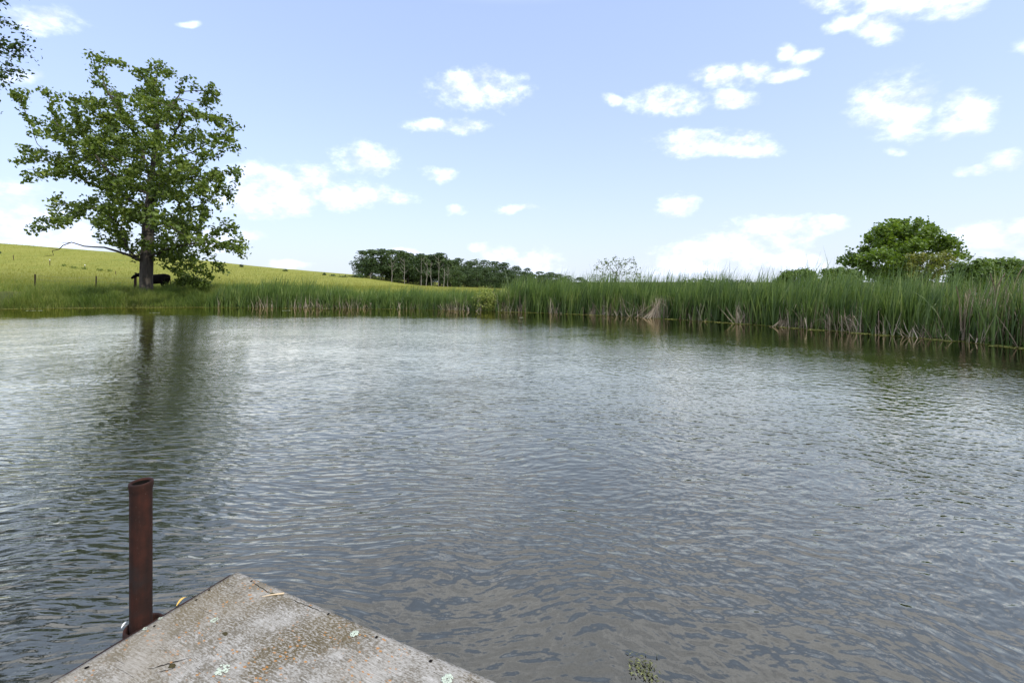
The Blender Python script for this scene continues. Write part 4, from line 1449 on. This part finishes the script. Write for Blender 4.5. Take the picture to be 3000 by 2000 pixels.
def scatter_shore(n, px0, px1, depth, r, front_bias=1.0, dmin=0.0):
    """random points in a belt behind the shoreline seen between two picture columns"""
    pxs = np.array([-600., -350., -120.] + [p[0] for p in SHORE_PX] + [3600.0]); X_ = [np.array((-26.5, 18.)), np.array((-31., 24.5)), np.array((-34.6, 28.))] + [on_plane(*p, 0.0)[:2] for p in SHORE_PX] + [np.array((16.0, 7.5))]
    X_ = np.array(X_)
    seg = np.linspace(px0, px1, 400)
    C = np.stack([np.interp(seg, pxs, X_[:, 0]), np.interp(seg, pxs, X_[:, 1])], 1)
    L = np.concatenate([[0], np.cumsum(np.linalg.norm(np.diff(C, axis=0), axis=1))])
    s = r.uniform(0, L[-1], n)
    P = np.stack([np.interp(s, L, C[:, 0]), np.interp(s, L, C[:, 1])], 1)
    T = np.gradient(C, axis=0); T = unit(T)
    Tn = unit(np.stack([np.interp(s, L, T[:, 0]), np.interp(s, L, T[:, 1])], 1))
    Nn = np.stack([-Tn[:, 1], Tn[:, 0]], 1)      # away from the water
    d = dmin + depth * r.uniform(0, 1, n) ** front_bias
    return P + Nn * d[:, None], d, np.interp(s, L, seg)


def reed_bed(name, px0, px1, depth, nshoot, hmin, hmax, seed, label, hfun=None):
    r = np.random.default_rng(seed)
    P, d, px = scatter_shore(nshoot, px0, px1, depth, r, 1.15, -0.10)
    clus = np.sin(px * .021 + d * 1.3) * .7 + np.sin(px * .057 + 1.7 + d) * .6 + np.sin(px * .131 + d * 2.) * .5
    hs = r.uniform(hmin, hmax, nshoot) * (1 + .10 * clus)
    if hfun is not None:
        hs = hs * hfun(px)
    z = height(P[:, 0], P[:, 1])
    z = np.maximum(z, -.15)
    per = 6
    B = np.repeat(np.column_stack([P, z]), per, 0) + np.column_stack([r.normal(scale=.035, size=(nshoot * per, 2)), np.zeros(nshoot * per)])
    m_ = nshoot * per
    h = np.repeat(hs * r.uniform(.62, 1.2, nshoot), per) * r.uniform(.5, 1.1, m_)
    az = r.uniform(0, 2 * math.pi, m_)
    wind = r.uniform(0, 1, m_) < .62
    az = np.where(wind, r.normal(0.0, .45, m_), az)
    lean = np.abs(r.normal(scale=.11, size=m_))
    bend = np.abs(r.normal(.14, .22, m_)) + np.where(wind, .18, 0)
    kk = np.where(r.uniform(0, 1, m_) < .07, r.uniform(.6, 1.9, m_), 0)
    V, Q, T = blade_arrays(B, h, r.uniform(.020, .050, m_), az, lean, bend, 4, kk, r.uniform(.4, .8, m_), r=r, taper=2.2)
    ti = np.clip(.45 * np.repeat(r.uniform(0, 1, nshoot), per) + .45 * r.uniform(0, 1, m_) , 0, 1)
    o = link(name, blade_mesh(name, [(V, Q, T, ti)]), M_REED)
    return props(o, label, 'reeds', kind='stuff')


reed_bed('reed_bed', 1455, 3560, 4.2, 4700, 1.66, 2.15, 201, 'tall dense green cattail reed bed along the right bank of the pond', lambda px: np.interp(px, [1455, 1700, 2300, 2700, 3000], [1.0, 1.03, 1.06, 1.0, 1.02]))
reed_bed('reed_bed', 600, 1415, 3.0, 4300, 1.05, 1.75, 202, 'shorter green reed bed along the far bank between the oak and the gap', lambda px: np.interp(px, [600, 680, 760, 900, 1050, 1415], [.65, 1.0, 1.12, .92, .80, .78]))


def dead_stalks(name, px0, px1, n, seed, label, depth=.8, hm=1.0):
    r = np.random.default_rng(seed)
    P, d, px = scatter_shore(n, px0, px1, depth, r, 1.3, -.2)
    keep = (np.sin(px * .045 + seed) + np.sin(px * .013 + 2) + r.normal(scale=.7, size=n)) > .0
    P = P[keep]; n = len(P)
    z = np.maximum(height(P[:, 0], P[:, 1]), -.05)
    B = np.column_stack([P, z])
    h = r.uniform(.35, 1.35, n) * hm
    kink = np.where(r.uniform(0, 1, n) < .55, r.uniform(.8, 2.3, n), 0)
    V, Q, T = blade_arrays(B, h, r.uniform(.014, .03, n), r.uniform(0, 6.28, n), np.abs(r.normal(.25, .25, n)), r.normal(.1, .3, n), 4, kink, r.uniform(.3, .75, n), r=r, taper=3)
    return props(link(name, blade_mesh(name, [(V, Q, T, r.uniform(0, 1, n))]), M_DEAD), label, 'dead reeds', kind='stuff')


dead_stalks('dead_reeds', 1455, 3400, 2100, 211, 'scattered tan dead and broken stalks along the foot of the right reed bed')
dead_stalks('dead_reeds', 640, 1415, 1500, 212, 'scattered tan dead stalks along the foot of the far reed bed', .6, .8)
# brown standing stalks at the far right
r = np.random.default_rng(213)
P, d, px = scatter_shore(700, 2790, 3060, 2.2, r, 1.0, 0)
n = len(P)
V, Q, T = blade_arrays(np.column_stack([P, height(P[:, 0], P[:, 1])]), r.uniform(1.0, 2.05, n), r.uniform(.014, .03, n), r.normal(0.3, .8, n), np.abs(r.normal(.1, .14, n)), np.abs(r.normal(.1, .2, n)), 4, np.where(r.uniform(0, 1, n) < .2, 1.5, 0), r.uniform(.4, .9, n), r=r, taper=3)
props(link('dead_reeds', blade_mesh('dead_reeds', [(V, Q, T, r.uniform(0, .8, n))]), M_DEAD), 'standing brown dead cattail stalks among the reeds at the far right', 'dead reeds', kind='stuff')


def reed_heap(px, py, wpx, hpx, n, seed, label, style='tent'):
    """a collapsed clump of dead reeds at the waterline"""
    r = np.random.default_rng(seed)
    c = on_plane(px, py, 0.0)
    s = c[1] / F
    w, h = wpx * s, hpx * s
    B = np.column_stack([r.normal(scale=w * .33, size=n), r.uniform(-.05, .35, n), np.full(n, 0.0)])
    top = np.column_stack([r.normal(scale=w * .12, size=n), r.uniform(0, .3, n), h * r.uniform(.6, 1.05, n)])
    if style == 'heap':
        top = np.column_stack([B[:, 0] + r.normal(scale=w * .35, size=n), r.uniform(-.1, .35, n), h * r.uniform(.1, 1.0, n)])
        B[:, 2] = h * r.uniform(0, .5, n)
    if style == 'fan':
        top = np.column_stack([B[:, 0] * 1.2 + r.normal(scale=w * .3, size=n) , r.uniform(0, .4, n), h * r.uniform(.5, 1.1, n)])
    wd = r.uniform(.014, .032, n)
    mid = (B + top) / 2 + r.normal(scale=.04, size=(n, 3))
    sd_ = unit(np.column_stack([r.normal(size=n), r.normal(size=n) * .3, r.normal(size=n) * .3])) * wd[:, None] * .5
    V = np.stack([B - sd_, B + sd_, mid - sd_, mid + sd_, top], 1).reshape(-1, 3)
    i = np.arange(n)[:, None] * 5
    me = mesh_np('dead_reed_heap', V, [i + np.array([0, 1, 3, 2]), i + np.array([2, 3, 4])], True, np.concatenate([r.uniform(.3, 1, n)] * 2))
    gd = np.array([pond_dist([(c[0] + .1, c[1])])[0] - pond_dist([(c[0] - .1, c[1])])[0], pond_dist([(c[0], c[1] + .1)])[0] - pond_dist([(c[0], c[1] - .1)])[0]])
    gd = gd / np.linalg.norm(gd)
    c[:2] -= gd * .13
    
    o = link('dead_reed_heap', me, M_DEAD, None, (c[0], c[1], 0.0))
    return props(o, label, 'dead reeds', 'collapsed dead reed clumps at the waterline')


HEAPS = [(742, 898, 60, 14, 110, 'low wide heap of pale dead reeds at the left end of the far reed bed', 'heap'),
         (925, 896, 34, 36, 60, 'upright pale dead reed clump, first one right of the low wide heap', 'tent'),
         (988, 897, 26, 30, 40, 'small narrow dead reed tuft right of the upright pale clump in the far reed bed', 'tent'),
         (1085, 899, 70, 34, 80, 'drooping arched dead reeds in the middle of the far reed bed', 'fan'),
         (1250, 902, 70, 34, 80, 'tangled dead reeds near the right end of the far reed bed', 'fan'),
         (1490, 910, 70, 62, 120, 'big tan leaning clump of dead reeds right beside the pale yellow green shrub', 'fan'),
         (1755, 922, 56, 40, 110, 'dense tan dead reed clump at the waterline below the sapling, left one of the pair', 'tent'),
         (1828, 925, 60, 56, 110, 'tall tan dead reed clump below the sapling, right one of the pair', 'tent'),
         (1945, 932, 80, 66, 190, 'largest pale tent shaped clump of dead reeds in the right reed bed', 'tent'),
         (2065, 938, 50, 46, 60, 'thin brown dead reed clump right of the largest tent shaped one', 'tent'),
         (2200, 948, 60, 66, 80, 'loose tall dead reeds bending over the water midway along the right bed', 'fan'),
         (2303, 958, 60, 28, 34, 'low splayed star of white dead stalks at the waterline', 'tent'),
         (2538, 974, 60, 70, 70, 'brown upright dead stalks under the round tree at the waterline', 'fan'),
         (2725, 990, 80, 50, 40, 'crossed dead stalks poking out over the water right of the round tree', 'fan')]
for j, (px, py, w_, h_, n_, lab, stl) in enumerate(HEAPS):
    reed_heap(px, py, w_, h_, n_, 230 + j, lab, stl)

# a few long pale broken stalks standing clear at the far right
for j, (pts, lab) in enumerate([([(2901, 800), (2914, 843)], 'pale straight dead stalk leaning left above the far right reeds'),
                                ([(2945, 799), (2918, 845)], 'pale dead stalk leaning right, crossing the left leaning one'),
                                ([(3006, 770), (2983, 805), (2970, 842)], 'longest white dead stalk slanting out at the right edge'),
                                ([(2918, 880), (2916, 862), (2924, 858)], 'short white bent stalk among brown reeds at the far right'),
                                ([(2801, 838), (2810, 875)], 'pale stub of dead cattail in front of the round tree right side')]):
    Ys = 13.6
    P = np.array([at(x, y, Ys) for x, y in pts])
    low = P[-1].copy(); low[2] = .35; low[0] += (P[-1][0] - P[0][0]) * .6
    path = np.concatenate([P, low[None]])
    props(link('dead_stalk', tubes_mesh('dead_stalk', [(path, np.linspace(.012, .016, len(path)), 5)]), M_DEAD), lab, 'stalk', 'pale broken stalks at the far right')

# bank grass on the left
r = np.random.default_rng(221)


def bank_grass(n, depth, hmin, hmax, px0, px1, seed, bias=1.0, w=(.012, .026)):
    r = np.random.default_rng(seed)
    P, d, px = scatter_shore(n, px0, px1, depth, r, bias, -.05)
    z = height(P[:, 0], P[:, 1])
    tuft = .75 + .35 * np.sin(P[:, 0] * 2.1 + np.sin(P[:, 1] * 1.7)) * np.sin(P[:, 1] * 2.3 + P[:, 0])
    h = r.uniform(hmin, hmax, n) * tuft * np.interp(d, [0, .6, 2, depth], [.7, 1, 1, .85])
    return blade_arrays(np.column_stack([P, z]), h, r.uniform(*w, n), r.uniform(0, 6.28, n), np.abs(r.normal(.1, .2, n)), np.abs(r.normal(.55, .45, n)), 4, r=r, taper=1.8), np.clip(r.uniform(0, 1, n) * .8 + .2 * np.sin(P[:, 0] * .9 + P[:, 1]), 0, 1)


parts = []
for args in ((36000, 4.2, .45, 1.0, -600, 660, 301, 1.0), (13000, 8.0, .5, .95, -600, 640, 302, .8), (3500, 1.6, .4, .9, 1385, 1480, 303, 1.0), (7000, 5.5, .4, .8, 640, 1460, 304, .6), (9000, 4.6, .8, 1.15, 240, 640, 305, .7), (7000, 3.5, .95, 1.5, -600, 130, 306, .8), (3500, 5.0, 1.0, 1.45, 385, 560, 307, .25)):
    (V, Q, T), ti = bank_grass(*args)
    parts.append((V, Q, T, ti))


def meadow(n, y0, y1, hmin, hmax, w, seed):
    r = np.random.default_rng(seed)
    u = r.uniform(-1.30, -.02, n)
    Y = np.exp(r.uniform(math.log(y0), math.log(y1), n))
    X = u * Y
    d = pond_dist(np.stack([X, Y], 1))
    ok = (d > 3.2)
    X, Y = X[ok], Y[ok]
    n = len(X)
    z = height(X, Y, d[ok])
    h = r.uniform(hmin, hmax, n)
    return blade_arrays(np.column_stack([X, Y, z - .03]), h, r.uniform(w * .6, w * 1.3, n), r.normal(0, 1.0, n), np.abs(r.normal(.12, .15, n)), np.abs(r.normal(.4, .35, n)), 3, r=r, taper=1.6), r.uniform(0, 1, n)


parts2 = []
for args in ((22000, 35, 64, .35, .8, .022, 313),):  # blades in bank green: the lower slope's shaded zone carried in the grass colour
    (V, Q, T), ti = meadow(*args)
    parts2.append((V, Q, T, ti))
props(link('slope_grass', blade_mesh('slope_grass', parts2), M_BANK), 'greener longer grass on the lower slope around the fence posts, shade coloured in', 'grass', kind='stuff')
props(link('bank_grass', blade_mesh('bank_grass', parts), M_BANK), 'lush uncut green grass covering the left bank down to the water', 'grass', kind='stuff')

# meadow grass
parts = []
for args in ((9000, 36, 60, .35, .75, .020, 311), (30000, 56, 132, .3, .6, .05, 312)):
    (V, Q, T), ti = meadow(*args)
    parts.append((V, Q, T, ti))
props(link('meadow_grass', blade_mesh('meadow_grass', parts), M_MEADOW), 'yellow green ripening hay grass over the sloping meadow', 'grass', kind='stuff')

# duckweed line along the shore and floating leaves
parts_c = []
for n, px0, px1, dep, seed in ((2600, 1950, 3300, .55, 321), (1300, 1455, 1950, .35, 322), (1500, -200, 640, .8, 323), (900, 640, 1440, .35, 324)):
    r = np.random.default_rng(seed)
    P, d, px = scatter_shore(n, px0, px1, dep, r, 1.2, 0)
    # towards the water instead of inland
    Pm, _, _ = P, d, px
    c0 = np.array([on_plane(*p, 0.0)[:2] for p in SHORE_PX])
    dd = pond_dist(P)
    e = .05
    gxn = (pond_dist(P + (e, 0)) - pond_dist(P - (e, 0))); gyn = (pond_dist(P + (0, e)) - pond_dist(P - (0, e)))
    nn = unit(np.stack([gxn, gyn], 1))
    P = P - nn * (dd + d * (.4 + .6 * (np.sin(px * .03) > -.2)))[:, None]
    parts_c.append(np.column_stack([P, np.full(len(P), .004) + r.uniform(0, .003, len(P))]))
C = np.concatenate(parts_c)
r = np.random.default_rng(325)
N = np.column_stack([r.normal(scale=.05, size=(len(C), 2)), np.ones(len(C))])
props(link('duckweed', leaf_mesh('duckweed', C, N, np.full(len(C), .085), .8, 0.0, r=r), M_DUCK), 'thin yellow green line of floating duckweed along the water edge', 'duckweed', kind='stuff')
for j, (px, py, w_, lab) in enumerate([(453, 916, 28, 'pale floating leaf patch on the water under the oak'), (838, 910, 22, 'pale floating leaf patch off the low wide dead reed heap'), (952, 904, 26, 'long pale floating leaf patch near the upright dead reed clump'), (105, 910, 60, 'broad pale floating scum patch near the left edge of the picture'), (1528, 931, 8, 'tiny pale floating leaf off the big leaning dead reed clump')]):
    c = on_plane(px, py, 0.006)
    s = c[1] / F
    r = np.random.default_rng(340 + j)
    n = 26
    Cc = np.column_stack([r.uniform(-.5, .5, n) * w_ * s, r.normal(scale=.05, size=n), r.uniform(0, .004, n)])
    o = link('floating_leaf', leaf_mesh('floating_leaf', Cc, np.column_stack([r.normal(scale=.04, size=(n, 2)), np.ones(n)]), np.full(n, .12), .7, 0, r=r), M_FLOATLEAF, None, c)
    props(o, lab, 'leaf patch', 'floating leaf patches')
